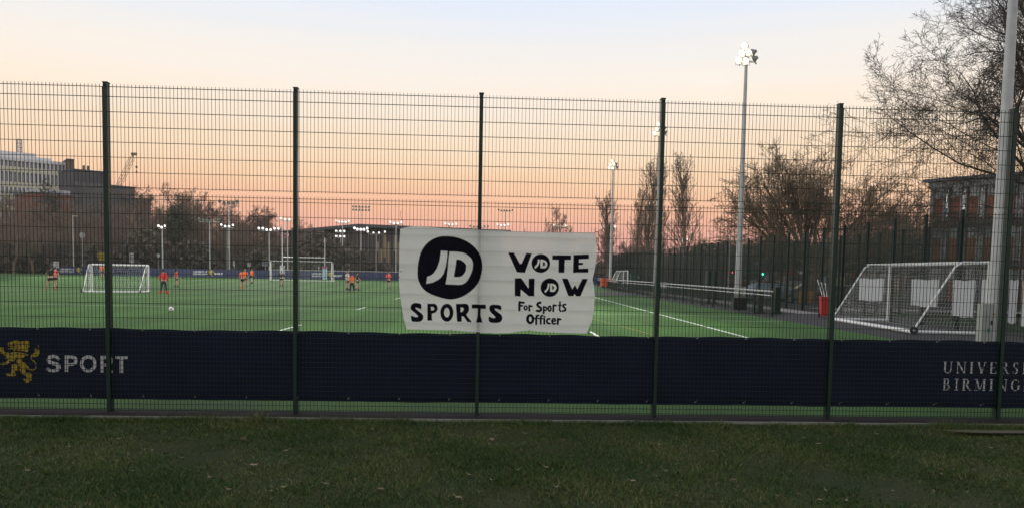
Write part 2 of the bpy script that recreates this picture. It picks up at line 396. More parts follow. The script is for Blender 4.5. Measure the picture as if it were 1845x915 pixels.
reds = [[(140,192),(262,190),(262,206),(140,208)], [(270,280),(400,285),(398,300),(270,296)], [(300,205),(318,205),(318,228),(300,228)], [(300,545),(330,545),(332,600),(318,600)], [(250,395),(380,396),(380,402),(250,402)], [(200,225),(300,225),(300,232),(200,232)], [(380,462),(398,462),(430,474),(380,474)]]
tag(flat_shape([Z9(p) for p in reds], 'emblem_detail', red_print, nav, -.0145), kind='stuff')
# holes of darker navy that draw the mane and ribs
dk = [[(235,150),(248,150),(248,215),(235,215)], [(330,150),(342,150),(350,200),(338,205)], [(395,140),(408,140),(405,190),(395,188)], [(440,160),(450,160),(456,250),(446,250)], [(150,225),(290,228),(290,236),(150,234)],
      [(170,345),(180,335),(240,372),(230,378)], [(250,330),(320,322),(320,330),(252,340)], [(340,340),(400,334),(400,342),(342,350)], [(245,535),(280,525),(282,533),(250,545)], [(420,700),(470,715),(468,724),(418,710)]]
tag(flat_shape([Z9(p) for p in dk], 'emblem_detail', navy, nav, -.016), kind='stuff')
a = wp(84, 668.5); b = wp(231, 672)
# SPORT lettering: bold sans letters
S_ = lambda pts, ox, sc: [wp(84+(x/9.15), 638+(y/9.15)) for x, y in pts]
def arc(cx, cy, rx, ry, a0, a1, n=14): return [(cx+rx*math.cos(math.radians(a0+(a1-a0)*i/n)), cy-ry*math.sin(math.radians(a0+(a1-a0)*i/n))) for i in range(n+1)]
def ringp(cx, cy, rx, ry, t, a0, a1, n=18): return arc(cx, cy, rx, ry, a0, a1, n) + arc(cx, cy, rx-t, ry-t, a1, a0, n)
Z4 = lambda pts: [wp(x/4.573, 570+y/4.573) for x, y in pts]
sl = arc(446, 347, 56, 36, 8, 180) + [(390,360)] + arc(424, 372, 34, 24, 200, 250) 
Sg = [(500,345),(480,322),(445,310),(405,318),(386,350),(396,380),(430,395),(455,400),(470,412),(462,428),(440,430),(410,424),(395,412),(383,432),(405,450),(445,456),(485,448),(505,420),(500,390),(475,374),(440,366),(420,356),(424,342),(446,336),(470,344),(482,360)]
letters = [[Sg], [[(537,316),(600,318),(628,326),(645,352),(636,386),(608,402),(566,404),(566,452),(537,452)], [(566,342),(600,342),(616,358),(606,378),(566,380)]],
           [arc(731, 386, 69, 71, 0, 345, 26), arc(731, 386, 42, 44, 0, 345, 22)],
           [[(828,320),(890,320),(925,332),(936,362),(922,392),(904,402),(940,460),(908,460),(876,408),(856,408),(856,458),(828,458)], [(856,346),(890,346),(908,362),(898,382),(856,384)]],
           [[(954,324),(1058,324),(1058,346),(1018,346),(1018,460),(988,460),(988,346),(954,344)]]]
for p in letters: flat_shape([Z4(s) for s in p], 'lettering', white_print, nav, -.0125)
# UNIVERSITY OF / BIRMINGHAM in serif strokes
def serif_word(word, px, py, h, rowdy):
    """letters as thick and thin strokes with serifs, in units of the cap height"""
    G = {'U': (1.0, [('v',.16,.12,.35),('c',.16,.8),('v',.8,.05,.35),('s',.16,1,.3),('s',.8,1,.26)]),}
    return
def serif_text(s, px, py, hpx):
    T, t = .15, .055
    def vb(x, w=T, z0=0, z1=1): return [(x-w/2, z0), (x+w/2, z0), (x+w/2, z1), (x-w/2, z1)]
    def sf(x, z, w=.34): return [(x-w/2, z-t/2), (x+w/2, z-t/2), (x+w/2, z+t/2), (x-w/2, z+t/2)]
    def dg(x0, z0, x1, z1, w): return [(x0-w/2, z0), (x0+w/2, z0), (x1+w/2, z1), (x1-w/2, z1)]
    def arcp(cx, cz, rx, rz, a0, a1, T1, T2, n=12):
        o = []; i_ = []
        for k in range(n+1):
            a = math.radians(a0+(a1-a0)*k/n); th = T2+(T1-T2)*abs(math.cos(a))
            o.append((cx+rx*math.cos(a), cz+rz*math.sin(a))); i_.append((cx+(rx-th)*math.cos(a), cz+(rz-th)*math.sin(a)))
        return o+i_[::-1]
    t2 = t
    D = {'U': (.86, [vb(.16,T,.3,1), vb(.70,t,.3,1), arcp(.415,.32,.33,.34,180,360,T,t), sf(.16,.975), sf(.70,.975,.26)]),
         'N': (.94, [vb(.16,t), vb(.80,t), dg(.78,0,.14,1,T*1.1), sf(.12,.975,.26), sf(.80,.975,.26), sf(.16,.025,.26)]),
         'I': (.44, [vb(.2), sf(.2,.975), sf(.2,.025)]),
         'V': (.84, [dg(.42,0,.12,1,T*1.1), dg(.42,0,.70,1,t*1.2), sf(.12,.975), sf(.70,.975,.26)]),
         'E': (.70, [vb(.17), [(.1,.945),(.58,.945),(.58,1),(.1,1)], [(.54,.82),(.58,.82),(.58,.945),(.54,.945)], [(.24,.47),(.48,.47),(.48,.53),(.24,.53)], [(.1,0),(.6,0),(.6,.055),(.1,.055)], [(.56,.055),(.6,.055),(.62,.2),(.57,.2)]]),
         'R': (.82, [vb(.17), arcp(.36,.75,.25,.25,-90,90,T,t), [(.24,.945),(.37,.945),(.37,1),(.24,1)], [(.24,.5),(.37,.5),(.37,.555),(.24,.555)], dg(.70,0,.38,.5,T*1.1), sf(.16,.975,.26), sf(.17,.025), sf(.72,.025,.2)]),
         'S': (.62, [arcp(.3,.74,.21,.26,60,270,T,t), arcp(.3,.26,.22,.26,-120,90,T,t), [(.44,.78),(.48,.78),(.48,.98),(.44,.98)], [(.07,.02),(.11,.02),(.11,.25),(.07,.25)]]),
         'B': (.76, [vb(.17), arcp(.36,.76,.22,.24,-90,90,T,t), arcp(.36,.27,.27,.27,-90,90,T,t), [(.24,.945),(.37,.945),(.37,1),(.24,1)], [(.24,.5),(.37,.5),(.37,.55),(.24,.55)], [(.24,0),(.37,0),(.37,.055),(.24,.055)], sf(.16,.975,.24), sf(.16,.025,.24)]),
         'M': (1.08, [vb(.16,t), vb(.90,T), dg(.50,.05,.20,1,T*1.05), dg(.52,.05,.86,1,t), sf(.14,.975,.24), sf(.92,.975,.24), sf(.16,.025,.26), sf(.90,.025)]),
         'G': (.90, [arcp(.45,.5,.38,.51,50,320,T,t), vb(.74,T*.9,.08,.44), sf(.74,.44,.3), [(.70,.72),(.74,.72),(.74,.96),(.70,.96)]]),
         'T': (.76, [vb(.36), [(.04,.945),(.68,.945),(.68,1),(.04,1)], [(.04,.8),(.08,.8),(.08,.945),(.04,.945)], [(.64,.8),(.68,.8),(.68,.945),(.64,.945)], sf(.36,.025)]),
         'Y': (.80, [vb(.38,T,0,.5), dg(.38,.45,.12,1,T), dg(.38,.45,.66,1,t), sf(.12,.975), sf(.66,.975,.26), sf(.38,.025)]),
         'H': (.94, [vb(.17), vb(.76), [(.24,.47),(.69,.47),(.69,.53),(.24,.53)], sf(.17,.975), sf(.76,.975), sf(.17,.025), sf(.76,.025)]),
         'A': (.84, [dg(.12,0,.42,1,t), dg(.70,0,.42,1,T*1.1), [(.26,.32),(.6,.32),(.6,.38),(.26,.38)], sf(.12,.025,.26), sf(.72,.025)]),
         'O': (.92, [arcp(.45,.5,.4,.51,0,359,T,t,28)]), 'F': (.66, [vb(.17), [(.1,.945),(.56,.945),(.56,1),(.1,1)], [(.24,.47),(.46,.47),(.46,.53),(.24,.53)], sf(.17,.025)]), ' ': (.4, [])}
    p0 = wp(px, py); hgt = hpx/ppm(PY)
    x = 0
    for ch in s:
        w, st = D[ch]
        if st:
            q = MB()
            for j, poly in enumerate(st):
                q.add([(p0[0]+(x+a)*hgt*.98, -.0125-.0006*j, p0[1]+(b)*hgt) for a, b in poly], [tuple(range(len(poly)))] if len(poly) == 4 else [(i, i+1, len(poly)-2-i, len(poly)-1-i) for i in range(len(poly)//2-1)])
            q.build('lettering', white_print, nav)
        x += w+.26
serif_text('UNIVERSITY OF', 1698, 671, 22)
serif_text('BIRMINGHAM', 1697, 702, 22)

# ------------------------------------------------------------------ hand painted white cloth banner
A_ = lambda pts: np.array([(715+x/8.32, 405+y/8.32) for x, y in pts])
B_ = lambda pts: np.array([(715+x/8.32, 500+y/8.32) for x, y in pts])
C_ = lambda pts: np.array([(900+x/8.317, 405+y/8.317) for x, y in pts])
D_ = lambda pts: np.array([(900+x/8.317, 500+y/8.317) for x, y in pts])
def smooth(P, it=2):
    for _ in range(it):
        Q = np.roll(P, -1, 0); P = np.stack([P*.75+Q*.25, P*.25+Q*.75], 1).reshape(-1, 2)
    return P
def ell(cx, cy, rx, ry, n=30): return [(cx+rx*math.cos(2*math.pi*i/n), cy+ry*math.sin(2*math.pi*i/n)) for i in range(n)]
ops = []   # (value, kind, data): 1 black, 0 white
def poly(P, v): ops.append((v, 'p', P))
def strk(P, w, v=1): ops.append((v, 's', (P, w)))
disc = np.vstack([A_([(770,170),(870,182),(980,215),(1090,270),(1180,350),(1240,430),(1275,530),(1283,630),(1270,730),(1240,830)]),
                  B_([(1190,125),(1100,210),(1000,275),(900,312),(820,325),(740,318),(640,292),(520,250),(430,200),(370,135),(330,60)]),
                  A_([(312,780),(310,700),(318,590),(335,490),(365,400),(420,310),(500,235),(600,188),(680,172)])])
poly(smooth(disc, 2), 1)
poly(A_([(660,390),(760,395),(755,480),(735,620),(700,730),(660,785),(620,820),(540,860),(440,880),(455,775),(510,755),(550,725),(600,650),(640,540),(655,440)]), 0)
poly(A_([(790,400),(900,405),(980,415),(1030,435),(1070,460),(1105,492),(1125,520),(1138,560),(1142,590),(1138,640),(1130,680),(1100,760),(1060,830),(1030,862),(990,885),(950,893),(900,895),(730,885),(750,780),(765,640),(775,500)]), 0)
poly(A_([(893,515),(930,518),(960,525),(1010,560),(1032,588),(1040,610),(1035,680),(1020,715),(1000,740),(975,765),(950,775),(920,780),(855,778),(870,680),(885,590)]), 1)
poly(smooth(B_([(285,372),(372,385),(367,474),(330,455),(282,438),(280,458),(330,500),(392,545),(400,600),(375,645),(320,660),(230,655),(214,630),(213,555),(260,582),(310,588),(325,570),(270,520),(212,475),(203,430),(235,382)]), 1), 1)
poly(B_([(458,385),(560,385),(590,398),(608,425),(613,460),(600,495),(575,520),(525,535),(525,600),(535,638),(458,638)]), 1); poly(B_([(512,430),(545,435),(560,450),(565,468),(545,485),(512,485)]), 0)
poly(B_(ell(750, 520, 98, 135)), 1); poly(B_(ell(750, 518, 42, 72)), 0)
poly(B_([(885,390),(1030,385),(1065,398),(1082,430),(1083,480),(1065,520),(1040,545),(1060,580),(1125,660),(1060,660),(1000,575),(970,575),(972,655),(903,655)]), 1); poly(B_([(955,440),(990,443),(1005,460),(1003,482),(975,510),(955,510)]), 0)
poly(B_([(1125,395),(1335,400),(1333,462),(1258,458),(1255,560),(1283,668),(1188,668),(1210,570),(1215,457),(1122,455)]), 1)
poly(smooth(B_([(1460,397),(1568,410),(1565,490),(1510,462),(1465,455),(1468,475),(1510,510),(1572,552),(1584,610),(1558,662),(1480,676),(1376,664),(1376,566),(1430,600),(1470,602),(1480,580),(1400,510),(1380,450),(1400,406)]), 1), 1)
poly(C_([(130,415),(215,418),(305,583),(330,580),(400,425),(482,430),(380,715),(260,708)]), 1)
poly(C_(ell(618, 577, 139, 139, 40)), 1)
poly(C_([(575,518),(603,518),(600,560),(580,610),(545,648),(525,648),(527,620),(560,590),(572,550)]), 0)
poly(C_([(612,518),(650,520),(690,536),(712,562),(717,590),(705,630),(680,648),(612,645)]), 0); poly(C_([(650,548),(675,560),(684,585),(678,608),(648,617)]), 1)
poly(C_([(790,455),(1072,455),(1070,522),(978,525),(970,715),(882,715),(885,525),(790,522)]), 1)
poly(C_([(1108,450),(1338,443),(1338,508),(1190,515),(1190,565),(1250,565),(1250,598),(1188,600),(1188,655),(1332,650),(1330,712),(1102,715)]), 1)
poly(D_([(228,5),(325,5),(435,160),(437,10),(525,10),(520,275),(440,275),(318,175),(315,280),(228,270)]), 1)
poly(D_(ell(753, 145, 138, 138, 40)), 1)
poly(D_([(722,85),(748,85),(745,130),(725,180),(690,218),(675,215),(678,190),(705,170),(718,130)]), 0)
poly(D_([(757,85),(800,85),(840,105),(857,150),(835,195),(800,212),(757,205)]), 0); poly(D_([(788,112),(812,128),(818,155),(800,178),(788,182)]), 1)
poly(D_([(933,8),(1020,12),(1090,170),(1132,105),(1165,170),(1240,15),(1322,15),(1215,273),(1145,273),(1128,240),(1105,272),(1030,272)]), 1)
def ds(pts, w): strk(D_(pts), w*1.22/8.317)
ds([(298,365),(298,482)], 30); ds([(298,366),(362,370)], 28); ds([(298,418),(340,416)], 24)
ds(ell(392, 448, 22, 28, 16)+[(414,448)], 20); ds([(446,415),(446,488)], 24); ds([(446,436),(465,420),(484,424)], 22)
ds([(612,370),(580,376),(566,398),(580,424),(620,450),(622,480),(596,498),(562,490)], 30)
ds([(664,430),(659,528)], 24); ds(ell(683, 460, 21, 25, 14)+[(704,460)], 20)
ds(ell(750, 458, 20, 36, 16)+[(770,458)], 22); ds([(806,408),(805,498)], 24); ds([(806,428),(828,408),(848,414)], 22)
ds([(904,360),(900,480),(915,498)], 22); ds([(884,410),(924,408)], 18)
ds([(988,398),(960,400),(950,422),(966,440),(988,458),(984,488),(945,494)], 24)
poly(D_(ell(460, 615, 63, 77)), 1); poly(D_(ell(461, 616, 19, 38)), 0)
ds([(582,562),(558,566),(550,590),(549,688)], 26); ds([(528,606),(582,602)], 18)
ds([(640,562),(622,572),(616,600),(617,684)], 25); ds([(598,610),(648,606)], 18)
ds([(670,614),(669,684)], 26); ds([(670,580),(671,581)], 26)
ds([(752,612),(722,612),(706,640),(716,674),(754,682)], 24)
ds([(788,652),(836,640),(828,612),(800,610),(784,640),(790,676),(812,688),(838,680)], 22)
ds([(874,612),(872,686)], 27); ds([(874,634),(890,616),(914,620)], 24)
def inside(P, X, Y):
    r = np.zeros(X.shape, bool); n = len(P)
    for i in range(n):
        x0, y0 = P[i]; x1, y1 = P[(i+1) % n]
        if y0 == y1: continue
        c = ((y0 > Y) != (y1 > Y)) & (X < (x1-x0)*(Y-y0)/(y1-y0)+x0); r ^= c
    return r
def near(P, w, X, Y):
    r = np.zeros(X.shape, bool)
    for i in range(len(P)-1):
        a, b = P[i], P[i+1]; d = b-a; L2 = max(1e-9, (d*d).sum())
        t = np.clip(((X-a[0])*d[0]+(Y-a[1])*d[1])/L2, 0, 1)
        r |= (X-a[0]-t*d[0])**2+(Y-a[1]-t*d[1])**2 < (w/2)**2
    return r
def paint(X, Y):
    v = np.zeros(X.shape)
    for val, kind, dat in ops:
        P = dat if kind == 'p' else dat[0]; pad = 3
        x0, x1, y0, y1 = P[:, 0].min()-pad, P[:, 0].max()+pad, P[:, 1].min()-pad, P[:, 1].max()+pad
        idx = np.where((X > x0) & (X < x1) & (Y > y0) & (Y < y1))
        if not len(idx[0]): continue
        xx, yy = X[idx], Y[idx]; m = inside(P, xx, yy) if kind == 'p' else near(P, dat[1], xx, yy)
        vv_ = v[idx]; vv_[m] = val; v[idx] = vv_
    return v
def curve1(pts, n):
    P = np.array(pts, float); d = np.r_[0, np.cumsum(np.hypot(*np.diff(P, axis=0).T))]; d /= d[-1]
    t = np.linspace(0, 1, n); Q = np.stack([np.interp(t, d, P[:, 0]), np.interp(t, d, P[:, 1])], 1)
    for _ in range(6): Q[1:-1] = (Q[:-2]+2*Q[1:-1]+Q[2:])/4
    return Q
NX, NZ = 440, 230
topc = curve1([(721,413),(733,409.5),(748,407.6),(765,409),(800,412),(863,414.6),(945,417.7),(1010,419),(1071,419)], NX)
botc = curve1([(732.7,592.4),(770,593.5),(813,594.3),(860,597.5),(895,599.5),(918,599),(940,595.5),(954,595),(985,597.5),(1026,599.5),(1057,600)], NX)
lefc = curve1([(721,413),(719.5,440),(719.6,465),(718.5,503),(720.5,525),(724,553),(728,575),(732.7,592.4)], NZ)
rigc = curve1([(1071,419),(1074.6,433),(1074,465),(1072,485),(1067.2,503),(1070,515),(1071.6,531),(1070.5,552),(1067,577),(1057,600)], NZ)
s = np.linspace(0, 1, NX)[None, :, None]; t = np.linspace(0, 1, NZ)[:, None, None]
Q = (1-t)*topc[None]+t*botc[None]+(1-s)*lefc[:, None]+s*rigc[:, None]-((1-s)*(1-t)*topc[0]+s*(1-t)*topc[-1]+(1-s)*t*botc[0]+s*t*botc[-1])
PXs, PYs = Q[..., 0], Q[..., 1]
col = np.zeros(PXs.shape)
for ox, oy in ((-.2,-.2),(.2,-.2),(-.2,.2),(.2,.2)): col += paint(PXs+ox, PYs+oy)/4
BY = FENCE_Y-.034
dx = _f.x+_r.x*(PXs-W0/2)/F0-_u.x*(PYs-PPY)/F0; dy = _f.y+_r.y*(PXs-W0/2)/F0-_u.y*(PYs-PPY)/F0; dz = _f.z+_r.z*(PXs-W0/2)/F0-_u.z*(PYs-PPY)/F0
WX = dx*BY/dy; WZ = EYE+dz*BY/dy
SS, TT = s[..., 0], t[..., 0]
rip = .004*np.sin(WX*7+WZ*2)+.003*np.sin(WX*17-WZ*5)+.004*np.sin(WZ*21+WX*1.3)+.002*np.sin(WZ*47+WX*6)
rip += .014*np.exp(-((1-SS)/.03)**2)*np.sin(WZ*16)+.012*np.exp(-(SS/.03)**2)*np.sin(WZ*13+1)
crease = 0
for zc in (1.5, 1.7, 1.9, 2.1, 2.3, 2.5): crease = crease - .0018*np.exp(-((WZ-zc)/.012)**2)
WY = BY-.006+rip*.8+crease - .006*np.abs(np.sin(SS*9.4))*np.exp(-TT/.06)
V = np.stack([WX, WY, WZ], -1).reshape(-1, 3); I = np.arange(NX*NZ).reshape(NZ, NX)
Fc = np.stack([I[:-1, :-1], I[1:, :-1], I[1:, 1:], I[:-1, 1:]], -1).reshape(-1, 4)
cloth = bpy.data.materials.new('painted_cloth'); cloth.use_nodes = True; nt = cloth.node_tree; nd = nt.nodes; lk = nt.links; nd.clear()
o_ = nd.new('ShaderNodeOutputMaterial'); at_ = nd.new('ShaderNodeAttribute'); at_.attribute_name = 'paint'
tc = nd.new('ShaderNodeTexCoord'); nz = nd.new('ShaderNodeTexNoise'); nz.inputs['Scale'].default_value = 3.5; nz.inputs['Detail'].default_value = 7; lk.new(tc.outputs['Object'], nz.inputs['Vector'])
cw = nd.new('ShaderNodeMixRGB'); cw.inputs[1].default_value = (.93, .93, .90, 1); cw.inputs[2].default_value = (.84, .84, .82, 1); lk.new(nz.outputs['Fac'], cw.inputs[0])
nz2 = nd.new('ShaderNodeTexNoise'); nz2.inputs['Scale'].default_value = 14; lk.new(tc.outputs['Object'], nz2.inputs['Vector'])
ck = nd.new('ShaderNodeMixRGB'); ck.inputs[1].default_value = (.006, .006, .011, 1); ck.inputs[2].default_value = (.012, .012, .02, 1); lk.new(nz2.outputs['Fac'], ck.inputs[0])
mc = nd.new('ShaderNodeMixRGB'); lk.new(at_.outputs['Fac'], mc.inputs[0]); lk.new(cw.outputs[0], mc.inputs[1]); lk.new(ck.outputs[0], mc.inputs[2])
df = nd.new('ShaderNodeBsdfDiffuse'); lk.new(mc.outputs[0], df.inputs[0]); tr = nd.new('ShaderNodeBsdfTranslucent'); lk.new(mc.outputs[0], tr.inputs[0])
wv = nd.new('ShaderNodeTexNoise'); wv.inputs['Scale'].default_value = 300; lk.new(tc.outputs['Object'], wv.inputs['Vector'])
bp = nd.new('ShaderNodeBump'); bp.inputs['Strength'].default_value = .2; bp.inputs['Distance'].default_value = .002; lk.new(wv.outputs['Fac'], bp.inputs['Height']); lk.new(bp.outputs[0], df.inputs['Normal'])
m1 = nd.new('ShaderNodeMixShader'); m1.inputs[0].default_value = .55; lk.new(df.outputs[0], m1.inputs[1]); lk.new(tr.outputs[0], m1.inputs[2])
tp = nd.new('ShaderNodeBsdfTransparent'); fa = nd.new('ShaderNodeMapRange'); fa.inputs['To Min'].default_value = .075; fa.inputs['To Max'].default_value = 0.0; lk.new(at_.outputs['Fac'], fa.inputs['Value'])
m2 = nd.new('ShaderNodeMixShader'); lk.new(fa.outputs[0], m2.inputs[0]); lk.new(m1.outputs[0], m2.inputs[1]); lk.new(tp.outputs[0], m2.inputs[2]); lk.new(m2.outputs[0], o_.inputs[0])
me = np_mesh('cloth', V, Fc, cloth, True); at2 = me.attributes.new('paint', 'FLOAT', 'POINT'); at2.data.foreach_set('value', col.astype(np.float32).ravel())
ban = thing('painted_banner', 'white cloth banner with black hand painted letters tied on the mesh fence', 'banner', (0, 0, 0))
link('cloth', me, ban)
tie_m = mat('black_cable_tie', (.012, .012, .014), .5)
for px, py, ex, ey in ((724,411,712,405),(808,412,808,405),(945,419,946,412),(1070,419.5,1080,417),(1068,503,1080,508),(720,489,730,489),(720.5,499,712,497),(813,595,814,590),(954,596,954,591),(1058,598,1062,601)):
    a = at(px, py, BY-.012); b = at(ex, ey, FENCE_Y-.004); MB().tube([a, (a+b)/2+Vector((0, -.006, .004)), b], .0042, 5).build('cable_tie', tie_m, ban)
a = at(727, 410, BY-.01); MB().tube([a, at(724, 397, BY-.03), at(721, 386, BY-.03), at(723, 380, BY-.01)], .003, 4).build('cable_tie', tie_m, ban)
MB().tube([at(723, 411, BY-.018), at(760, 412, BY-.018), at(863, 416.5, BY-.018), at(1069, 420, BY-.018)], .0022, 4).build('hem_cord', mat('hem_cord', (.25, .25, .26), .8), ban)

# ------------------------------------------------------------------ foreground grass and leaves
rng = np.random.default_rng(3)
NB = 480000
gx = rng.uniform(-1, 1, NB); gy = 4.9 + (10.72-4.9)*rng.uniform(0, 1, NB)**.9
gx = gx*(gy*.72+1.2)+gy*.05
pat = np.sin(gx*.9+1)*np.sin(gy*1.7+gx*.4)+.6*np.sin(gx*3.1+gy*2.3)+.5*np.sin(gx*7.3-gy*5.1)
keep = rng.uniform(-1.9, 2.3, NB) < pat*1.15+1.05; gx, gy, pat = gx[keep], gy[keep], pat[keep]; nb = len(gx)
hh = rng.uniform(.014, .042, nb)*(1+.25*pat); edge = gy > 10.45; hh[edge] *= 1.9; tuft = (np.sin(gx*5.1)*np.sin(gy*4.3+gx) > .72); hh[tuft] *= 1.5
an = rng.uniform(0, 6.283, nb); wdt = rng.uniform(.0025, .0055, nb); ln = rng.uniform(.2, 1.5, nb)*hh; la = rng.uniform(0, 6.283, nb)
gz = .025*np.sin(gx*.9+gy*.6)*np.sin(gy*1.3+gx*.3)*np.minimum(1, (10.9-gy)/2)-.01
P0 = np.stack([gx-np.cos(an)*wdt, gy-np.sin(an)*wdt, gz], 1); P1 = np.stack([gx+np.cos(an)*wdt, gy+np.sin(an)*wdt, gz], 1)
P2 = np.stack([gx+np.cos(la)*ln, gy+np.sin(la)*ln, gz+hh], 1)
V = np.stack([P0, P1, P2], 1).reshape(-1, 3)
def blade_material():
    m = bpy.data.materials.new('grass_blade'); m.use_nodes = True; nt = m.node_tree; b = nt.nodes['Principled BSDF']; b.inputs['Roughness'].default_value = .7; b.inputs['Specular IOR Level'].default_value = .25
    at_ = nt.nodes.new('ShaderNodeAttribute'); at_.attribute_name = 'tone'
    r = nt.nodes.new('ShaderNodeValToRGB'); e = r.color_ramp.elements
    e[0].position = 0; e[0].color = (.016, .034, .008, 1); e[1].position = 1; e[1].color = (.24, .20, .11, 1)
    for p_, c_ in ((.38, (.044, .092, .018, 1)), (.66, (.088, .110, .030, 1)), (.9, (.19, .16, .07, 1))): k = e.new(p_); k.color = c_
    nt.links.new(at_.outputs['Fac'], r.inputs[0]); nt.links.new(r.outputs[0], b.inputs['Base Color']); return m
me = np_mesh('grass', V, np.arange(nb*3).reshape(-1, 3), blade_material())
big = np.sin(gx*1.3+gy*.8)*np.cos(gy*1.9-gx*.5)*.5+np.sin(gx*4.1+gy*1.3)*.25
tone = np.clip(.38+.32*big+rng.normal(0, .24, nb)+(rng.uniform(0, 1, nb) > .98)*.5, 0, 1)
a3 = me.attributes.new('tone', 'FLOAT', 'FACE'); a3.data.foreach_set('value', tone.astype(np.float32))
tag(link('grass', me), 'short dark green grass with dry blades in front of the fence', 'grass', kind='stuff')

def leaf_mesh(seed, size):
    r = random.Random(seed); q = MB(); n = 11; pts = []
    for i in range(n*2):
        a = math.pi*i/n; rad = size*(.55+.45*(i % 2))*(1-.25*abs(math.sin(a*.5)))*r.uniform(.8, 1.1)
        pts.append((math.cos(a)*rad, math.sin(a)*rad*.75, r.uniform(.004, .35*size)))
    q.add(pts+[(0, 0, .012)], [(i, (i+1) % (2*n), 2*n) for i in range(2*n)])
    q.tube([(-size*.4, 0, .01), (-size*1.3, r.uniform(-.01, .01), .02)], .0018, 4); return q
leaf_ms = [mat('dry_leaf_pale', (.26, .20, .14), .8), mat('dry_leaf_brown', (.10, .062, .035), .85), mat('dry_leaf_tan', (.18, .14, .09), .8)]
big_leaves = [(885, 798, .085, 0, 'large pale crumpled dry leaf, biggest in the grass below the white banner'), (457, 844, .07, 0, 'pale folded dry leaf lying in the grass left of centre'),
              (440, 797, .075, 1, 'dark brown clump of dry leaf in grass behind the folded pale leaf'), (686, 888, .05, 2, 'tan curled leaf near the bottom edge of the lawn, left of centre'),
              (215, 796, .045, 2, 'tan small curled leaf in grass below the SPORT lettering'), (1182, 806, .06, 2, 'tan leaf with a long stalk in grass right of the white banner'),
              (1003, 884, .04, 2, 'tan narrow leaf standing on edge near the bottom of the lawn'), (445, 763, .045, 2, 'pale leaf lying close to the kerb edging, left of centre')]
for i, (px, py, sz, mi, lab) in enumerate(big_leaves):
    g = gnd(px, py); me = leaf_mesh(i, sz).mesh('leaf', leaf_ms[mi]); o = link('fallen_leaf', me, None, (g.x, g.y, .035), random.uniform(0, 6)); tag(o, lab, 'leaf', 'fallen leaves on the lawn')
small = [leaf_mesh(100+k, .026).mesh('leaf', leaf_ms[k % 3]) for k in range(6)]
for i in range(66):
    px = random.uniform(0, 1845); py = 770+140*random.random()**.8; g = gnd(px, py)
    o = link('fallen_leaf', small[i % 6], None, (g.x, g.y, .032), random.uniform(0, 6)); o.scale = [random.uniform(.8, 1.6)]*3
    tag(o, 'tiny %s dry leaf in the %s grass, %s' % (('pale', 'brown', 'tan')[(i % 6) % 3], 'near' if py > 840 else 'farther', ['below the lion emblem', 'between the first two fence posts', 'left of the white banner', 'below the white banner', 'between the banner and the bright mast', 'below the big goal'][min(5, int(px/308))]), 'leaf', 'tiny fallen leaves on the lawn')
# ------------------------------------------------------------------ floodlight masts
def flood_me(on):
    q = MB(); q.tube([(0, -.05, 0), (0, .04, 0), (0, .18, 0), (0, .30, 0)], [.30, .29, .20, .10], 14); q.tube([(-.31, .02, -.02), (-.31, .05, -.36), (.31, .05, -.36), (.31, .02, -.02)], .02, 5)
    q.tube([(0, .05, -.36), (0, .05, -.46)], .05, 6); q.box((0, .30, 0), (.24, .12, .2))
    hs = q.mesh('housing', mat('lamp_housing', (.25, .25, .24), .5))
    l = MB(); l.tube([(0, -.052, 0), (0, -.075, 0), (0, -.088, 0)], [.285, .25, .12], 16)
    return hs, l
_hs, _l = flood_me(True)
L_ON = _l.mesh('lamp_lens', lens_on); L_FAR = _l.mesh('lamp_lens', lens_far); L_OFF = _l.mesh('lamp_lens', lens_off)
def add_lamp(root, loc, az, tilt, lens, sc=1):
    e = link('floodlight', _hs, root, loc); e.rotation_euler = (tilt, 0, az); e.scale = (sc, sc, sc)
    link('lamp_lens', lens, e)
def pole_me(H, r0, r1, m, sides=10):
    q = MB(); q.tube([(0, 0, 0), (0, 0, H*.5), (0, 0, H)], [r0, (r0+r1)/2*1.02, r1], sides); q.box((0, 0, .03), (r0*3.2, r0*3.2, .05))
    for a in (0, 1.57, 3.14, 4.71): q.tube([(r0*1.3*math.cos(a+.78), r0*1.3*math.sin(a+.78), .05), (r0*1.3*math.cos(a+.78), r0*1.3*math.sin(a+.78), .10)], .02, 5)
    return q.mesh('pole', m, False)
big_pole = pole_me(15, .205, .085, galv, 18)
cab_m = mat('grey_cabinet', (.33, .36, .33), .6, 0, (4, .3, (.25, .27, .25)))
def near_mast(x, y, z, label, cabinet=None, sc=1.15):
    t = thing('floodlight_mast', label, 'floodlight', (x, y, z), 0, 'tall grey masts on the right side of the pitch'); link('pole', big_pole, t)
    MB().box((0, 0, 14.75), (1.0, .09, .09)).box((0, 0, 15.15), (.9, .08, .08)).box((0, 0, 15.0), (.12, .12, .9)).build('crossarm', galv, t)
    for lx, lz, az in ((-.70, 14.75, -.75), (-.12, 14.7, -.55), (-.45, 15.22, -.8), (.06, 15.3, -.6), (-.25, 15.75, -.7), (.42, 15.3, -1.9), (.55, 14.85, -2.2)):
        add_lamp(t, (lx*.72, -.12, 15+(lz-15)*.85), az, .35, L_ON, sc*.50)
    if cabinet:
        c = MB().box((cabinet[0], cabinet[1], cabinet[3]/2+.05), (cabinet[2], .30, cabinet[3])).box((cabinet[0], cabinet[1]-.155, cabinet[3]/2+.05), (cabinet[2]-.06, .012, cabinet[3]-.12)).build('cabinet', cab_m, t)
        MB().box((cabinet[0]+.02, cabinet[1]-.166, cabinet[3]*.45), (.08, .006, .11)).build('notice', mat('green_notice', (.02, .16, .10), .6), c)
        MB().box((cabinet[0]+.09, cabinet[1]-.18, cabinet[3]*.62), (.03, .03, .12)).build('handle', black_rub, c)
    return t
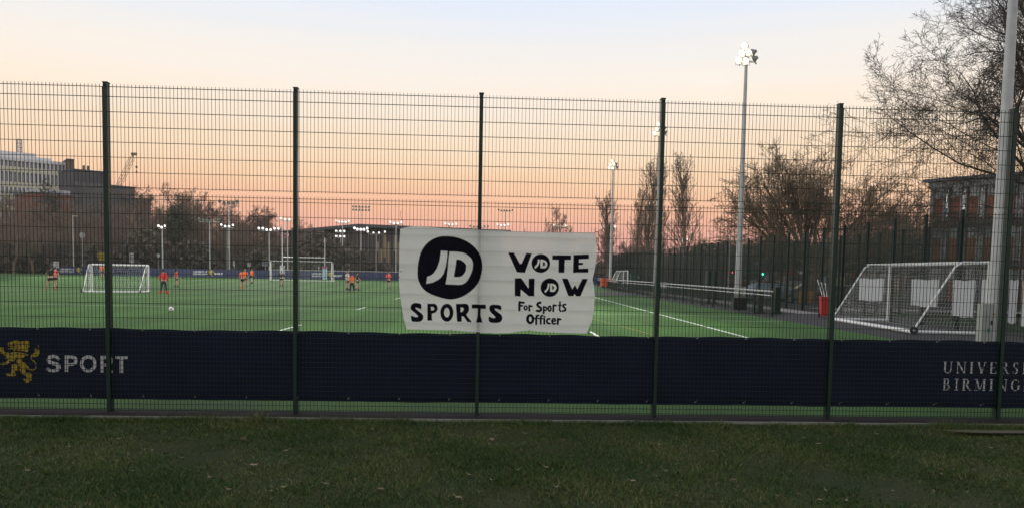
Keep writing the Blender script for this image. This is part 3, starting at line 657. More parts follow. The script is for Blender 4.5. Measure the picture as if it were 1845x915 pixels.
pos1 = at(1790, 600, 22.9); m1 = near_mast(pos1.x, 22.9, .0, 'nearest light mast, thick pale pole running out of the top of the picture', (-.30, -.02, .30, 1.3))
q = MB(); q.box((.0, -.168, 1.05), (.42, .012, .05)).box((0, -.17, .82), (.10, .012, .26)); q.build('strap', mat('orange_strap', (.28, .13, .06), .7), m1)
p2 = at(1328, 560, 48.7); near_mast(p2.x, 48.7, .18, 'light mast with glaring lamps against open sky, second nearest of the row', (.33, 0, .30, 1.15), 1.5)
p3 = at(1180, 540, 74.3); near_mast(p3.x, 74.3, .18, 'light mast standing in front of the twin poplar trees, third of the row', (.30, 0, .3, 1.1), 1.45)
p4 = at(1099, 520, 100.7); near_mast(p4.x, 100.7, .4, 'light mast just right of the white banner, farthest of the row', None, 1.45)

far_pole_cache = {}
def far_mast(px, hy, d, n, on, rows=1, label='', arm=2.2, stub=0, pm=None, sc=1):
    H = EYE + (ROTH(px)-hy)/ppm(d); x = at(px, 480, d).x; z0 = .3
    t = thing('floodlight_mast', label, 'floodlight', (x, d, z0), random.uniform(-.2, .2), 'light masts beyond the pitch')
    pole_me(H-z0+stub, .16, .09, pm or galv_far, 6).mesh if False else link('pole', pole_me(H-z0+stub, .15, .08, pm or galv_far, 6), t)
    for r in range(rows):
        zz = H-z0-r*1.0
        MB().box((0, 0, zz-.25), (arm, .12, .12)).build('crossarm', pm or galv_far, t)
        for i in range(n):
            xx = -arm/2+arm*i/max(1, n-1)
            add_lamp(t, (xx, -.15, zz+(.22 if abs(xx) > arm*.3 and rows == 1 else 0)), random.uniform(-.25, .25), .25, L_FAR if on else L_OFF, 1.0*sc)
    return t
def ROTH(px): return 489+.0184*(px-892)
FM = [(293,411,185,3,1,1,'short light mast glowing among the trees left of the tall twin head mast',1.5,0), (378,399,165,6,0,1,'wide unlit light mast in front of dark trees, left of the tallest pole',4.0,0),
 (413,368,150,5,0,1,'tallest pale far pole with unlit lamp heads above dark trees',3.2,0), (410,409,220,4,1,1,'small lit mast directly behind the tallest pale far pole',3.0,0),
 (485,415,185,6,1,1,'lit wide bar of lamps left of the left rugby post',4.6,0), (518,397,205,4,1,1,'lit mast rising right beside the left rugby upright',3.2,0),
 (617,401,230,5,1,1,'lit mast at left of the long hall with two lamp rows, upper',3.4,0), (613,417,200,3,1,2,'lit mast with two short lamp rows standing before the long hall',1.9,0),
 (650,414,170,5,1,1,'lit mast with pale pole in front of the middle of the long hall',2.6,0), (678,420,215,4,1,1,'lit row of four lamps on the right part of the long hall',4.6,0),
 (713,403,210,4,1,1,'lit mast above the top left corner of the white banner',3.0,0), (650,374,260,6,0,2,'unlit double row mast high over the long hall roof',5.0,0),
 (811,405,240,4,1,1,'lit mast showing over the banner left of the middle fence post',3.2,0), (862,409,250,6,0,1,'unlit wide mast right behind the middle fence post',5.5,0),
 (905,406,240,4,1,1,'lit mast showing over the banner right of the middle fence post',3.2,0), (909,380,270,6,0,1,'unlit high mast above the banner, right of the middle fence post',4.6,0),
 (1007,408,215,4,1,1,'lit mast in front of the round bare tree over the banner',3.4,0), (1095,410,200,4,1,1,'lit mast beside the farthest pole of the right row',3.2,0),
 (1171,426,250,4,1,1,'low lit mast left of the fence post near the twin poplars',2.6,0), (1228,432,240,3,1,1,'low lit mast in front of the rightmost poplar',2.8,0),
 (1168,378,300,4,0,1,'unlit mast head seen through the broad poplar',2.6,0)]
for px, hy, d, n, on, rows, lab, arm, stub in FM:
    dn = 138 if px < 530 else 158 if px < 720 and hy > 395 else d
    far_mast(px, hy, dn, n, on, rows, lab, arm*dn/d, stub, sc=dn/d)

# the light the floodlights throw on the pitch
def spot(x, y, z, tx, ty, P, ang=95, col=(1, .95, .86)):
    l = bpy.data.lights.new('floodlight_beam', 'SPOT'); l.energy = P; l.spot_size = math.radians(ang); l.spot_blend = .6; l.shadow_soft_size = .5; l.color = col
    o = bpy.data.objects.new('floodlight_beam', l); C.objects.link(o); o.location = (x, y, z)
    o.rotation_euler = (Vector((tx, ty, 0))-Vector((x, y, z))).to_track_quat('-Z', 'Y').to_euler()
SP = 13000
spot(pos1.x-.5, 22.9, 14.3, -8, 42, SP, 88)
for p_, Y_ in ((p2, 48.7), (p3, 74.3), (p4, 100.7)): spot(p_.x-.8, Y_-.4, 14.1, -14, Y_-6, SP, 100)
for Y_ in (26, 50, 76, 102): spot(-62, Y_, 15, -26, Y_+6, SP*1.5, 100)
spot(-30, 121, 15, -18, 92, SP, 100); spot(4, 121, 15, -2, 92, SP, 100)

# ------------------------------------------------------------------ trees
def grow(seed, kind, H, spread, seeds=None, dens=1.0, big=False):
    """segments of a bare tree: rows of (p0, p1, r0, r1, level)"""
    r = random.Random(seed); out = []
    def br(p, d, ln, rad, lev, up):
        ns = max(2, int(4-lev*.6)) if lev < 3 else 2
        if big and lev < 2: ns = 7-2*lev
        if kind == 'poplar' and lev == 0: ns = 8
        pts = [p]; rr = [rad]; dd = d.copy(); wob = (.10 if kind != 'poplar' else .02 if lev == 0 else .0) + (.09 if kind != 'poplar' else .07)*lev
        if big and lev == 0: ns_ = 7; wob = .17
        for i in range(ns):
            dd = (dd + Vector((r.gauss(0, wob), r.gauss(0, wob), r.gauss(0, wob*.7)+up))).normalized()
            pts.append(pts[-1] + dd*ln/ns); rr.append(rad*(1-(.55 if lev else .82 if big else .35)*(i+1)/ns))
        for i in range(ns): out.append((pts[i], pts[i+1], rr[i], rr[i+1], lev))
        if lev >= K['lev']: return
        nk = max(1, int(round(K['n'][lev]*dens)))
        for c in range(nk):
            t = K['t0'][lev] + (1-K['t0'][lev])*(c+r.random())/nk; f = min(ns-1e-4, t*ns); i = int(f)
            q = pts[i].lerp(pts[i+1], f-i); base = (pts[i+1]-pts[i]).normalized()
            az = c*2.4+r.uniform(-.5, .5); o = base.orthogonal().normalized(); s = base.cross(o)
            a = K['a'][lev]*r.uniform(.75, 1.25); nd = (base*math.cos(a)+(o*math.cos(az)+s*math.sin(az))*math.sin(a)).normalized()
            br(q, nd, ln*K['l'][lev]*r.uniform(.7, 1.15)*(1.15-.45*t), max(rr[i]*(K.get('rk', .55)), .006), lev+1, K['up'][lev])
    KS = dict(
      broad=dict(lev=5, n=[9, 6, 6, 5, 5], t0=[.25, .2, .2, .15, .1], a=[.75, .7, .65, .65, .6], l=[.62, .62, .58, .55, .55], up=[.05, .04, .02, .0, .0]),
      poplar=dict(lev=4, n=[38, 6, 4, 4], t0=[.10, .2, .2, .1], a=[.42, .36, .4, .45], l=[.27, .55, .5, .5], up=[.30, .22, .14, .08], rk=.42),
      fan=dict(lev=4, n=[7, 7, 6, 5], t0=[.25, .2, .15, .1], a=[.5, .5, .55, .6], l=[.62, .58, .55, .55], up=[.03, .02, .02, .0], rk=.5))
    K = KS[kind]
    if big: K.update(n=[10, 8, 6, 5], l=[.52, .54, .52, .5], a=[.62, .7, .7, .7])
    if seeds:
        for p, d, ln, rad in seeds: br(Vector(p), Vector(d).normalized(), ln, rad, 0 if kind == 'fan' else 1, K['up'][0])
    else: br(Vector((0, 0, -.1)), Vector((0, 0, 1)), H*(.62 if kind == 'broad' else .98), spread, 0, 0)
    return out
def seg_mesh(name, segs, m, n, minr=0):
    P0 = np.array([s[0] for s in segs]); P1 = np.array([s[1] for s in segs]); R0 = np.maximum(np.array([s[2] for s in segs]), minr); R1 = np.maximum(np.array([s[3] for s in segs]), minr)
    D = P1-P0; D /= np.linalg.norm(D, axis=1)[:, None]+1e-9; A = np.cross(D, np.where(np.abs(D[:, 2:]) > .9, [[1., 0, 0]], [[0, 0, 1.]])); A /= np.linalg.norm(A, axis=1)[:, None]; B = np.cross(D, A)
    w = np.arange(n)*2*np.pi/n; ring = A[:, None]*np.cos(w)[None, :, None]+B[:, None]*np.sin(w)[None, :, None]
    V = np.concatenate([P0[:, None]+ring*R0[:, None, None], P1[:, None]+ring*R1[:, None, None]], 1).reshape(-1, 3)
    b = (np.arange(len(segs))*2*n)[:, None]; k = np.arange(n); k2 = (k+1) % n
    F = np.stack([b+k, b+k2, b+n+k2, b+n+k], -1).reshape(-1, 4); return np_mesh(name, V, F, m, n > 4)
def tree_meshes(segs, m, cut, minr):
    a = [s for s in segs if s[4] <= cut]; b = [s for s in segs if s[4] > cut]
    return seg_mesh('trunk', a, m, 6, minr), seg_mesh('crown', b, m, 3, minr)
def tree(ms, loc, rz, label, cat='tree', sc=(1, 1, 1), group=None, name='bare_tree'):
    t = thing(name, label, cat, loc, rz, group); t.scale = sc
    link('trunk', ms[0], t); tag(link('crown', ms[1], t), kind='stuff'); return t
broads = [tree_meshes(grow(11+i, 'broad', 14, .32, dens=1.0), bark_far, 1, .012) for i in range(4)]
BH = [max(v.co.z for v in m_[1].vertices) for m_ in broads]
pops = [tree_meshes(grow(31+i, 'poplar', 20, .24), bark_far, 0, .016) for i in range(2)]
PH = [max(v.co.z for v in m_[1].vertices) for m_ in pops]
# poplars and round tree in the middle distance
PPX = [(1163, 274, 150, 0, 1.12, 'broad dense poplar standing left of the fence post with a mast in front'), (1186, 300, 155, 1, .85, 'poplar close behind the fence post, right neighbour of the broad dense one'),
       (1237, 268, 140, 1, 1.08, 'slender open poplar right of the fence post, alone against the sky'), (1094, 345, 165, 0, 1.35, 'small poplar behind the farthest mast of the right row'),
       (1144, 330, 158, 1, .9, 'thin poplar leaning out left of the broad dense one')]
for i, (px, ty, d, k_, wsc, lab) in enumerate(PPX):
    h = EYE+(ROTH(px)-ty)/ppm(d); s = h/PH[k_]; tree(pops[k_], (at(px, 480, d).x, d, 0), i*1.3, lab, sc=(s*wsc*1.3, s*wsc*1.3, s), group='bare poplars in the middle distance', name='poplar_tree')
d = 200; tree(broads[0], (at(1008, 480, d).x, d, 0), 1, 'rounded bare tree whose top shows over the right half of the banner', sc=(19.3/BH[0]*.62, 19.3/BH[0]*.62, 19.3/BH[0]), group='bare trees beyond the pitch')
# the wood on the left
WD = [(12,350,150),(45,352,190),(78,356,175),(108,384,165),(140,372,190),(170,362,200),(205,368,180),(232,352,210),(262,333,165),(292,330,160),(322,358,190),(345,350,170),(372,362,200),(398,350,165),(425,354,175),(448,370,190),
      (470,382,180),(495,384,200),(520,392,190),(548,402,215),(25,392,140),(60,400,145),(100,410,150),(150,404,152),(195,398,150),(240,392,150),(285,392,152),(330,396,150),(375,402,152),(420,404,150),(462,410,152),(505,416,155),(545,420,160),(585,424,170),(620,428,175)]
WP = ['at the left picture edge, before the office block', 'before the middle of the pale office block', 'before the right part of the pale office block', 'before the stair tower', 'before the dark roofed block', 'just left of the left fence post', 'just right of the left fence post', 'before the grey block and crane',
 'tallest one, right of the grey block', 'second tallest one, right of the grey block', 'above the coach in the red coat', 'above the player walking right of the coach', 'behind the wide unlit lamp bar', 'left of the tallest pale far pole', 'right of the tallest pale far pole', 'above the orange pair of players',
 'behind the lit wide bar of lamps', 'behind the left rugby upright', 'just left of the second fence post', 'just right of the second fence post', 'low one at the left edge above the grass bank', 'low one below the pale office block', 'low one before the small brick building', 'low one above the small goal left end', 'low one left of the yellow notice',
 'low one above the small goal right end', 'low one below the glowing short mast', 'low one above the navy hoarding lettering', 'low one below the wide unlit lamp bar', 'low one before the tallest pale far pole', 'low one left of the far goal', 'low one left of the goalkeeper', 'low one before the left end of the long hall', 'low one above the far goal right post', 'lowest one before the long hall']
for i, (px, ty, d) in enumerate(WD):
    h = EYE+(ROTH(px)-ty)/ppm(d)-.3; s = h/BH[i % 4]; w = s*random.uniform(1.0, 1.25)
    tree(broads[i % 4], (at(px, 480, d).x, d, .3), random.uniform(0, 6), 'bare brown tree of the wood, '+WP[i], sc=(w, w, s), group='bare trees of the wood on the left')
def leaf_blob(name, label, cat, loc, size, n, m, seed=0, cards=.35, kind=None, cone=0, group=None, lift=0):
    rg = np.random.default_rng(seed); P = rg.normal(0, 1, (n, 3)); P /= np.linalg.norm(P, axis=1)[:, None]; rad = rg.uniform(.25, 1, n)**.4
    lump = 1+.22*np.sin(P[:, 0]*5+seed)*np.cos(P[:, 2]*4+seed)+.12*np.sin(P[:, 1]*9)
    P = P*(rad*lump)[:, None]; z = (P[:, 2]+1)/2
    if cone: sh = np.clip(1.15-z, .05, 1)[:, None]; P[:, :2] *= sh*1.2
    P = P*np.array([size[0]/2, size[1]/2, size[2]/2])+np.array([0, 0, size[2]/2])
    P[:, 2] = np.maximum(P[:, 2], .05)+lift
    A = rg.normal(0, 1, (n, 3)); A /= np.linalg.norm(A, axis=1)[:, None]; B = np.cross(A, rg.normal(0, 1, (n, 3))); B /= np.linalg.norm(B, axis=1)[:, None]
    s = cards*rg.uniform(.5, 1.3, (n, 1)); V = np.stack([P-A*s, P+B*s*.6, P+A*s, P-B*s*.6], 1).reshape(-1, 3)
    me = np_mesh(name, V, np.arange(n*4).reshape(-1, 4), m)
    if kind == 'stuff': o = link(name, me, None, loc); return tag(o, label, cat, kind='stuff')
    t = thing(name, label, cat, loc, 0, group); tag(link('foliage', me, t), kind='stuff')
    MB().tube([(0, 0, -.1), (0, 0, lift+size[2]*.55)], [.16, .06], 6).build('trunk', bark, t); return t
for i, (px, ty, d, w, lab) in enumerate([(93,338,180,5.5,'dark evergreen crown beside the pale office block'), (322,374,150,4.5,'dark evergreen tree standing in the wood right of the glowing short mast')]):
    h = EYE+(ROTH(px)-ty)/ppm(d); leaf_blob('evergreen_tree', lab, 'tree', (at(px, 480, d).x, d, .3), (w, w, h), 3600, leaf_dark, i, .24)
# undergrowth closing the wood
def thicket(name, x0, x1, y0, y1, h, n, m, seed, card=.45):
    rg = np.random.default_rng(seed); X = rg.uniform(x0, x1, n); Y = rg.uniform(y0, y1, n)
    hh = h*(.7+.3*np.sin(X*.21+seed)+.18*np.sin(X*.63+1)); Z = rg.uniform(0, 1, n)**.7*hh+.3
    P = np.stack([X, Y, Z], 1); A = rg.normal(0, 1, (n, 3)); A /= np.linalg.norm(A, axis=1)[:, None]; B = np.cross(A, rg.normal(0, 1, (n, 3))); B /= np.linalg.norm(B, axis=1)[:, None]
    s = card*rg.uniform(.5, 1.4, (n, 1)); V = np.stack([P-A*s, P+B*s*.4, P+A*s, P-B*s*.4], 1).reshape(-1, 3)
    return tag(link(name, np_mesh(name, V, np.arange(n*4).reshape(-1, 4), m)), None, None, kind='stuff')
tag(thicket('undergrowth', -105, -22, 146, 175, 7.5, 42000, scrub_m, 1, .55), 'brown leafless undergrowth closing the foot of the wood on the left', 'undergrowth')
tag(thicket('undergrowth', -24, 20, 165, 180, 5.0, 9000, scrub_m, 2, .5), 'low brown undergrowth in front of the long hall', 'undergrowth')
tag(thicket('far_treeline', 25, 130, 230, 260, 8.5, 26000, scrub_m, 3, .8), 'far brown treeline low over the right side fence', 'treeline')
tag(thicket('hedge_mass', 44, 92, 128, 134, 7.2, 18000, leaf_dark, 4, .4), 'dark hedge and shrubs along the far side of the street', 'hedge')
tag(thicket('far_treeline', -130, -30, 205, 225, 9, 16000, scrub_m, 8, .8), 'far brown treeline behind the left wood', 'treeline')

# big fan shaped tree on the right
d = 62; cx = at(1462, 500, d).x; sd = []
for i in range(19):
    a = -1.15+2.3*i/18+random.uniform(-.07, .07); e = random.uniform(-.5, .5)
    sd.append(((random.uniform(-.3, .3), random.uniform(-.3, .3), random.uniform(1.2, 2.6)), (math.sin(a), e, max(.25, math.cos(a))*1.15), random.uniform(6.4, 8.2), random.uniform(.09, .17)))
sg = grow(51, 'fan', 0, 0, sd, .92); sg.append((Vector((0, 0, -.1)), Vector((0, 0, 1.4)), .5, .42, 0)); sg.append((Vector((0, 0, 1.4)), Vector((0, 0, 2.6)), .42, .3, 0))
tree(tree_meshes(sg, bark_pale, 0, .011), (cx, d, .1), 0, 'wide fan shaped bare tree rising behind the fence right of the bright mast', group=None)
# great tree at the right edge, limbs reaching left over the fence
d = 33; base = Vector((at(1900, 500, d).x, d, .2)); sd = []
def limb(px0, py0, px1, py1, y1, rad):
    a = at(px0, py0, d)-base; b = at(px1, py1, y1)-base; v = b-a; sd.append((a, v+Vector((0, 0, v.length*.06)), v.length*.98, rad))
for a in ((1893,330,1655,185,31,.085), (1893,340,1640,250,32,.075), (1890,250,1745,40,31,.095), (1893,375,1670,335,32,.07), (1890,210,1830,-80,34,.11), (1893,300,1690,130,30,.075), (1895,400,1720,410,31,.05),
          (1895,190,1910,-160,33,.12), (1897,240,2040,40,34,.1), (1897,300,2080,190,33,.09), (1897,350,2080,300,32,.08), (1893,360,1650,300,29,.06), (1893,280,1780,90,37,.07), (1893,320,1740,220,36,.06), (1893,230,1790,-20,34,.07)): limb(*a)
sg = grow(77, 'fan', 0, 0, sd, 1.0, True)
for z0, z1, r0, r1 in ((-.2, 2.2, .42, .34), (2.2, 5.5, .34, .27), (5.5, 9.2, .27, .14)): sg.append((Vector((-.1*z0*.3, 0, z0)), Vector((-.1*z1*.3, 0, z1)), r0, r1, 0))
tree(tree_meshes(sg, bark, 0, .0055), base, 0, 'great bare tree at the right edge with limbs reaching left across the sky')

# ------------------------------------------------------------------ side fence and far fence of the same mesh
post_s = MB().box((0, 0, 2.22), (.13, .10, 4.44)).mesh('post', mat('green_paint_dull', (.003, .012, .009), .7, spec=.2))
low2 = wire_panel_mesh('wire_panel', .03, 2.98, BAY-.02, [.05+.2*i for i in range(15)]+[2.96], .004, .005, n=3)
top2 = wire_panel_mesh('wire_panel', 3.03, 4.385, BAY-.02, hz_top, .004, .005, n=3)
sf = thing('mesh_fence', 'tall green mesh fence running away along the right side of the pitch', 'fence', (0, 0, 0))
A0 = math.atan2(1, ROT)
for i in range(0, 44):
    v = 12.0+i*BAY; p = uv(17.3, v); z = pitch_z(p.x, p.y)
    link('post', post_s, sf, (p.x, p.y, z), A0)
    for me in (low2, top2): tag(link('wire_panel', me, sf, (p.x, p.y, z), A0), kind='stuff')
f2 = thing('mesh_fence', 'second green mesh fence running parallel behind the side fence', 'fence', (0, 0, 0))
for i in range(0, 27):
    v = 29.0+i*BAY; p = uv(21.2, v); link('post', post_s, f2, (p.x, p.y, .15), A0)
    for me in (low2, top2): tag(link('wire_panel', me, f2, (p.x, p.y, .15), A0), kind='stuff')
low3 = wire_panel_mesh('wire_panel', .03, 4.38, BAY-.02, [.05+.2*i for i in range(22)], .0045, .006, n=3)
ff = thing('mesh_fence', 'tall green mesh fence closing the far end of the pitch', 'fence', (0, 0, 0)); A1 = math.atan2(-ROT, 1)
for i in range(-31, 8):
    p = uv(17.3+(i-8)*BAY, 123.5); z = .4
    link('post', post_s, ff, (p.x, p.y, z), A1); tag(link('wire_panel', low3, ff, (p.x, p.y, z), A1), kind='stuff')
# white and lilac sheets tied on the side fence
for (pxa, pxb, zt, zb, c, lab) in ((1548, 1592, 2.02, 1.0, (.42, .44, .47), 'white sheet tied to the side fence, left of the goal upright'), (1642, 1691, 2.02, .95, (.42, .43, .48), 'pale sheet tied to the side fence behind the slanting goal stay'),
                               (1717, 1757, 2.02, .68, (.42, .38, .49), 'lilac sheet tied to the side fence left of the thick mast'), (1768, 1808, 2.05, .62, (.42, .38, .49), 'lilac sheet tied to the side fence directly behind the thick mast'),
                               (1818, 1834, 2.05, .62, (.42, .38, .49), 'narrow lilac sheet between the mast and the last fence post'), (1842, 1880, 2.05, .55, (.42, .38, .49), 'lilac sheet at the right edge of the picture')):
    def vv_at(px):
        dd = ray(px, 520); lo, hi = 12, 90
        for _ in range(40):
            mid = (lo+hi)/2; p = uv(17.22, mid); 
            if p.x/p.y > dd.x/dd.y: lo = mid
            else: hi = mid
        return lo
    va, vb = vv_at(pxa), vv_at(pxb); q = MB(); nn = 10; V = []
    for j, z in enumerate((zt, (zt+zb)/2, zb)):
        for i in range(nn+1):
            v = va+(vb-va)*i/nn; p = uv(17.22+.02*math.sin(i*2.1+j), v); V.append((p.x, p.y, z+.18-.18+.02*math.sin(i*.9)))
    n_ = nn+1; q.add(V, [(j*n_+i, j*n_+i+1, (j+1)*n_+i+1, (j+1)*n_+i) for j in range(2) for i in range(nn)])
    o = q.build('tied_sheet', mat('sheet_%d' % int(c[0]*100+c[2]*10), c, .8)); sol = o.modifiers.new('thickness', 'SOLIDIFY'); sol.thickness = .008
    tag(o, lab, 'sheet', 'pale sheets tied to the side fence')

# far navy boards with print
white_rail = MB()
bds = thing('pitch_hoarding', 'navy printed advertising hoarding along the far end of the pitch', 'hoarding', (0, 0, 0))
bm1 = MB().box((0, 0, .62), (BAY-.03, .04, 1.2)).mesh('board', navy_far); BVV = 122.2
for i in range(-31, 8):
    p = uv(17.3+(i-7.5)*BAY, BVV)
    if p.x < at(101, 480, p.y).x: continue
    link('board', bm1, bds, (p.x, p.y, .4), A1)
def far_print(px, kind):
    p = at(px, 490, BVV-.25)
    if kind == 'uni':
        for k_, (s_, z_) in enumerate((('UNIVERSITY OF', 1.10), ('BIRMINGHAM', .74))):
            o = flat_text(s_, 0, 0, .38, white_print_far, bds, 0, 'lettering', .012, 2.05); o.location = (p.x, p.y, z_+.0)
    elif kind == 'sport': o = flat_text('SPORT', 0, 0, .42, white_print_far, bds, 0, 'lettering', .02, 1.25); o.location = (p.x, p.y, .82)
    else:
        f_ = lambda pts: [((x-50)/780, (800-y)/780) for x, y in pts]; cx_, cz_ = p.x, .62
        o = flat_shape([f_(P_) for P_ in lion], 'emblem', mat('far_yellow', (.55, .42, .05), .7), bds, 0); o.location = (cx_, p.y, cz_)
for px, kd in ((108,'uni'),(138,'lion'),(348,'uni'),(376,'lion'),(386,'sport'),(562,'uni'),(590,'lion'),(601,'sport')): far_print(px, kd)
# pale rail above the hoarding, from the left to the right
rl = thing('spectator_rail', 'thin white rail running above the far navy hoarding', 'railing', (0, 0, 0))
a = uv(-34, 123.0); b = uv(13, 123.0); MB().tube([(a.x, a.y, 1.72), (b.x, b.y, 1.72)], .03, 6).build('rail', white_paint, rl)
for i in range(18): p = uv(-34+i*2.76, 123.0); MB().tube([(p.x, p.y, .38), (p.x, p.y, 1.72)], .025, 5).build('post', galv_far, rl)

# right hand spectator rail beside the turf
r2 = thing('spectator_rail', 'white topped spectator rail with dark posts beside the right edge of the turf', 'railing', (0, 0, 0))
pr = [uv(13.75, v) for v in (39.5, 108)]
MB().tube([(pr[0].x, pr[0].y, 1.30), (pr[1].x, pr[1].y, 1.38)], .045, 8).build('rail', mat('worn_white', (.36, .36, .36), .6), r2)
MB().tube([(pr[0].x, pr[0].y, 1.10), (pr[1].x, pr[1].y, 1.16)], .022, 6).build('rail', galv_far, r2)
rp = MB().box((0, 0, .58), (.08, .08, 1.15)).mesh('post', green_paint)
for i in range(26): p = uv(13.75, 39.5+i*2.7); link('post', rp, r2, (p.x, p.y, pitch_z(p.x, p.y)))
infill = wire_panel_mesh('mesh_infill', .12, .95, 2.68, [.15+.1*i for i in range(9)], .004, .004, m=wire_green, n=3, tip=0)
for i in range(25): p = uv(13.75, 39.5+i*2.7); tag(link('mesh_infill', infill, r2, (p.x, p.y, pitch_z(p.x, p.y)), A0), kind='stuff')
# stout gate posts
for px, d_, h_, w_, lab in ((1277, 53, 2.15, .16, 'stout dark gate post left of the bright mast, left of its pair'), (1287, 52.6, 2.1, .16, 'stout dark gate post left of the bright mast, right of its pair'), (1370, 41.5, 1.15, .22, 'short thick green post with black foot at the end of the white rail'), (1400, 40, 1.3, .26, 'short thick green post where the white rail ends')):
    x = at(px, 540, d_).x; z = pitch_z(x, d_); t = thing('gate_post', lab, 'post', (x, d_, z), 0, 'stout green posts by the rail')
    MB().box((0, 0, h_/2), (w_, w_, h_)).build('shaft', green_paint, t); MB().box((0, 0, h_+.02), (w_+.04, w_+.04, .04)).build('cap', green_paint, t); MB().box((0, 0, .05), (w_+.16, w_+.16, .1)).build('foot', black_rub, t)

# ------------------------------------------------------------------ goals
def goal(label, FL, FR, BL, BR, h, rp, rs, top_d=.7, net=.12, wheels=True, name='football_goal', ballast=.07, netr=.0028, group=None):
    """posts at FL, FR (mouth), ballasted base bar BL-BR behind"""
    t = thing(name, label, 'goal', (FL[0], FL[1], FL[2]), 0, group); o = Vector(FL)
    F_L, F_R, B_L, B_R = [Vector(p)-o for p in (FL, FR, BL, BR)]; up = Vector((0, 0, h))
    dl = (B_L-F_L); dr = (B_R-F_R); TL = F_L+up+dl.normalized()*top_d; TR = F_R+up+dr.normalized()*top_d
    for p in (F_L, F_R): MB().tube([p, p+up], rp, 10).build('upright', white_paint, t)
    MB().tube([F_L+up, F_R+up], rp, 10).build('crossbar', white_paint, t)
    for a_, b_, c_ in ((F_L+up, TL, B_L), (F_R+up, TR, B_R)): MB().tube([a_, a_.lerp(b_, .85), b_.lerp(c_, .06), c_+Vector((0, 0, ballast))], rs, 8).build('stay', white_paint, t)
    MB().tube([TL, TR], rs*.6, 6).build('net_bar', white_paint, t)
    MB().tube([B_L+Vector((0, 0, ballast)), B_R+Vector((0, 0, ballast))], ballast, 10).build('base_bar', white_paint, t)
    for a_, b_ in ((F_L, B_L), (F_R, B_R)): MB().tube([a_+Vector((0, 0, ballast)), b_+Vector((0, 0, ballast))], ballast*.85, 10).build('base_bar', white_paint, t)
    if wheels:
        sd_ = (F_R-F_L).normalized()
        for p in (B_L, B_R):
            s = -1 if p == B_L else 1; c = p+sd_*s*.09+Vector((0, 0, .125)); w_ = MB().tube([c-sd_*.035, c+sd_*.035], .125, 14).build('wheel', black_rub, t); MB().tube([c-sd_*.04, c+sd_*.04], .05, 8).build('hub', galv, w_)
    q = MB()
    def grid(a_, b_, c_, d_, sag=.06):
        w_ = (b_-a_).length; hh_ = (d_-a_).length; nu = max(2, int(w_/net)); nv = max(2, int(hh_/net)); nrm = (b_-a_).cross(d_-a_).normalized()
        def P(u, v): return a_.lerp(b_, u).lerp(d_.lerp(c_, u), v) - Vector((0, 0, sag*math.sin(math.pi*u)*math.sin(math.pi*v))) + nrm*.03*math.sin(u*19+v*7)
        for i in range(nu+1): 
            ps = [P(i/nu, j/4) for j in range(5)]; q.tube(ps, netr, 3, False)
        for j in range(nv+1):
            ps = [P(i/6, j/nv) for i in range(7)]; q.tube(ps, netr, 3, False)
    grid(F_L+up, F_R+up, TR, TL, .05); grid(TL, TR, B_R+Vector((0, 0, .05)), B_L+Vector((0, 0, .05)), .1)
    for a_, b_, c_ in ((F_L, TL, B_L), (F_R, TR, B_R)): grid(a_+Vector((0, 0, .05)), c_+Vector((0, 0, .05)), b_, a_+up, .02)
    tag(q.build('net', white_net, t), kind='stuff'); return t
def P_(px, d_, z=None):
    x = at(px, 500, d_).x; return (x, d_, pitch_z(x, d_) if z is None else z)
goal('large white portable goal parked at the right, mouth facing the side fence', P_(1603, 34, .18), P_(1782, 26.2, .18), P_(1503, 34.2, .18), P_(1649, 26.6, .18), 2.44, .055, .035, 1.0, .12, ballast=.068, netr=.0024)
goal('small white portable goal on the left of the pitch, behind the left fence post', P_(165, 61, 0), P_(268, 62.5, 0), P_(149, 59.5, 0), P_(250, 60.6, 0), 2.0, .07, .035, .5, .14, ballast=.055, netr=.004)
goal('white portable goal beyond the banner right edge, nearer of the nested pair', P_(1123, 98, .3), P_(1131, 93.5, .3), P_(1097, 98, .3), P_(1105, 93.5, .3), 2.1, .065, .04, .9, .2, ballast=.06, netr=.005)
goal('full size white goal at the far end in front of the rugby posts', (at(487, 480, 105).x, 105, .36), (at(598, 480, 104.6).x, 104.6, .36), (at(490, 480, 107).x, 107, .36), (at(602, 480, 106.6).x, 106.6, .36), 2.5, .065, .035, .9, .2, False, ballast=.045, netr=.005)
# rugby posts
rg_ = thing('rugby_posts', 'tall thin white rugby posts with padded feet behind the far goal', 'rugby posts', (at(547, 480, 109).x, 109, .4)); 
half = (at(585.5, 480, 109).x-at(508.7, 480, 109).x)/2
for s, pc in ((-1, (.55, .6, .68)), (1, (.36, .55, .66))):
    MB().tube([(s*half, 0, 0), (s*half, 0, 7.4 if s < 0 else 5.7)], [.06, .045], 8).build('upright', white_paint, rg_)
    pd = MB().box((s*half, -.03, .95), (.5, .45, 1.5)).build('post_pad', mat('pad_blue_%d' % (s+1), pc, .6), rg_)
    MB().box((s*half, -.03, 1.78), (.58, .5, .34)).build('pad_band', mat('pad_pink_%d' % (s+1), (.32, .10, .25) if s > 0 else (.5, .48, .52), .6), pd)
MB().tube([(-half, 0, 3.05), (half, 0, 3.05)], .05, 8).build('crossbar', white_paint, rg_)

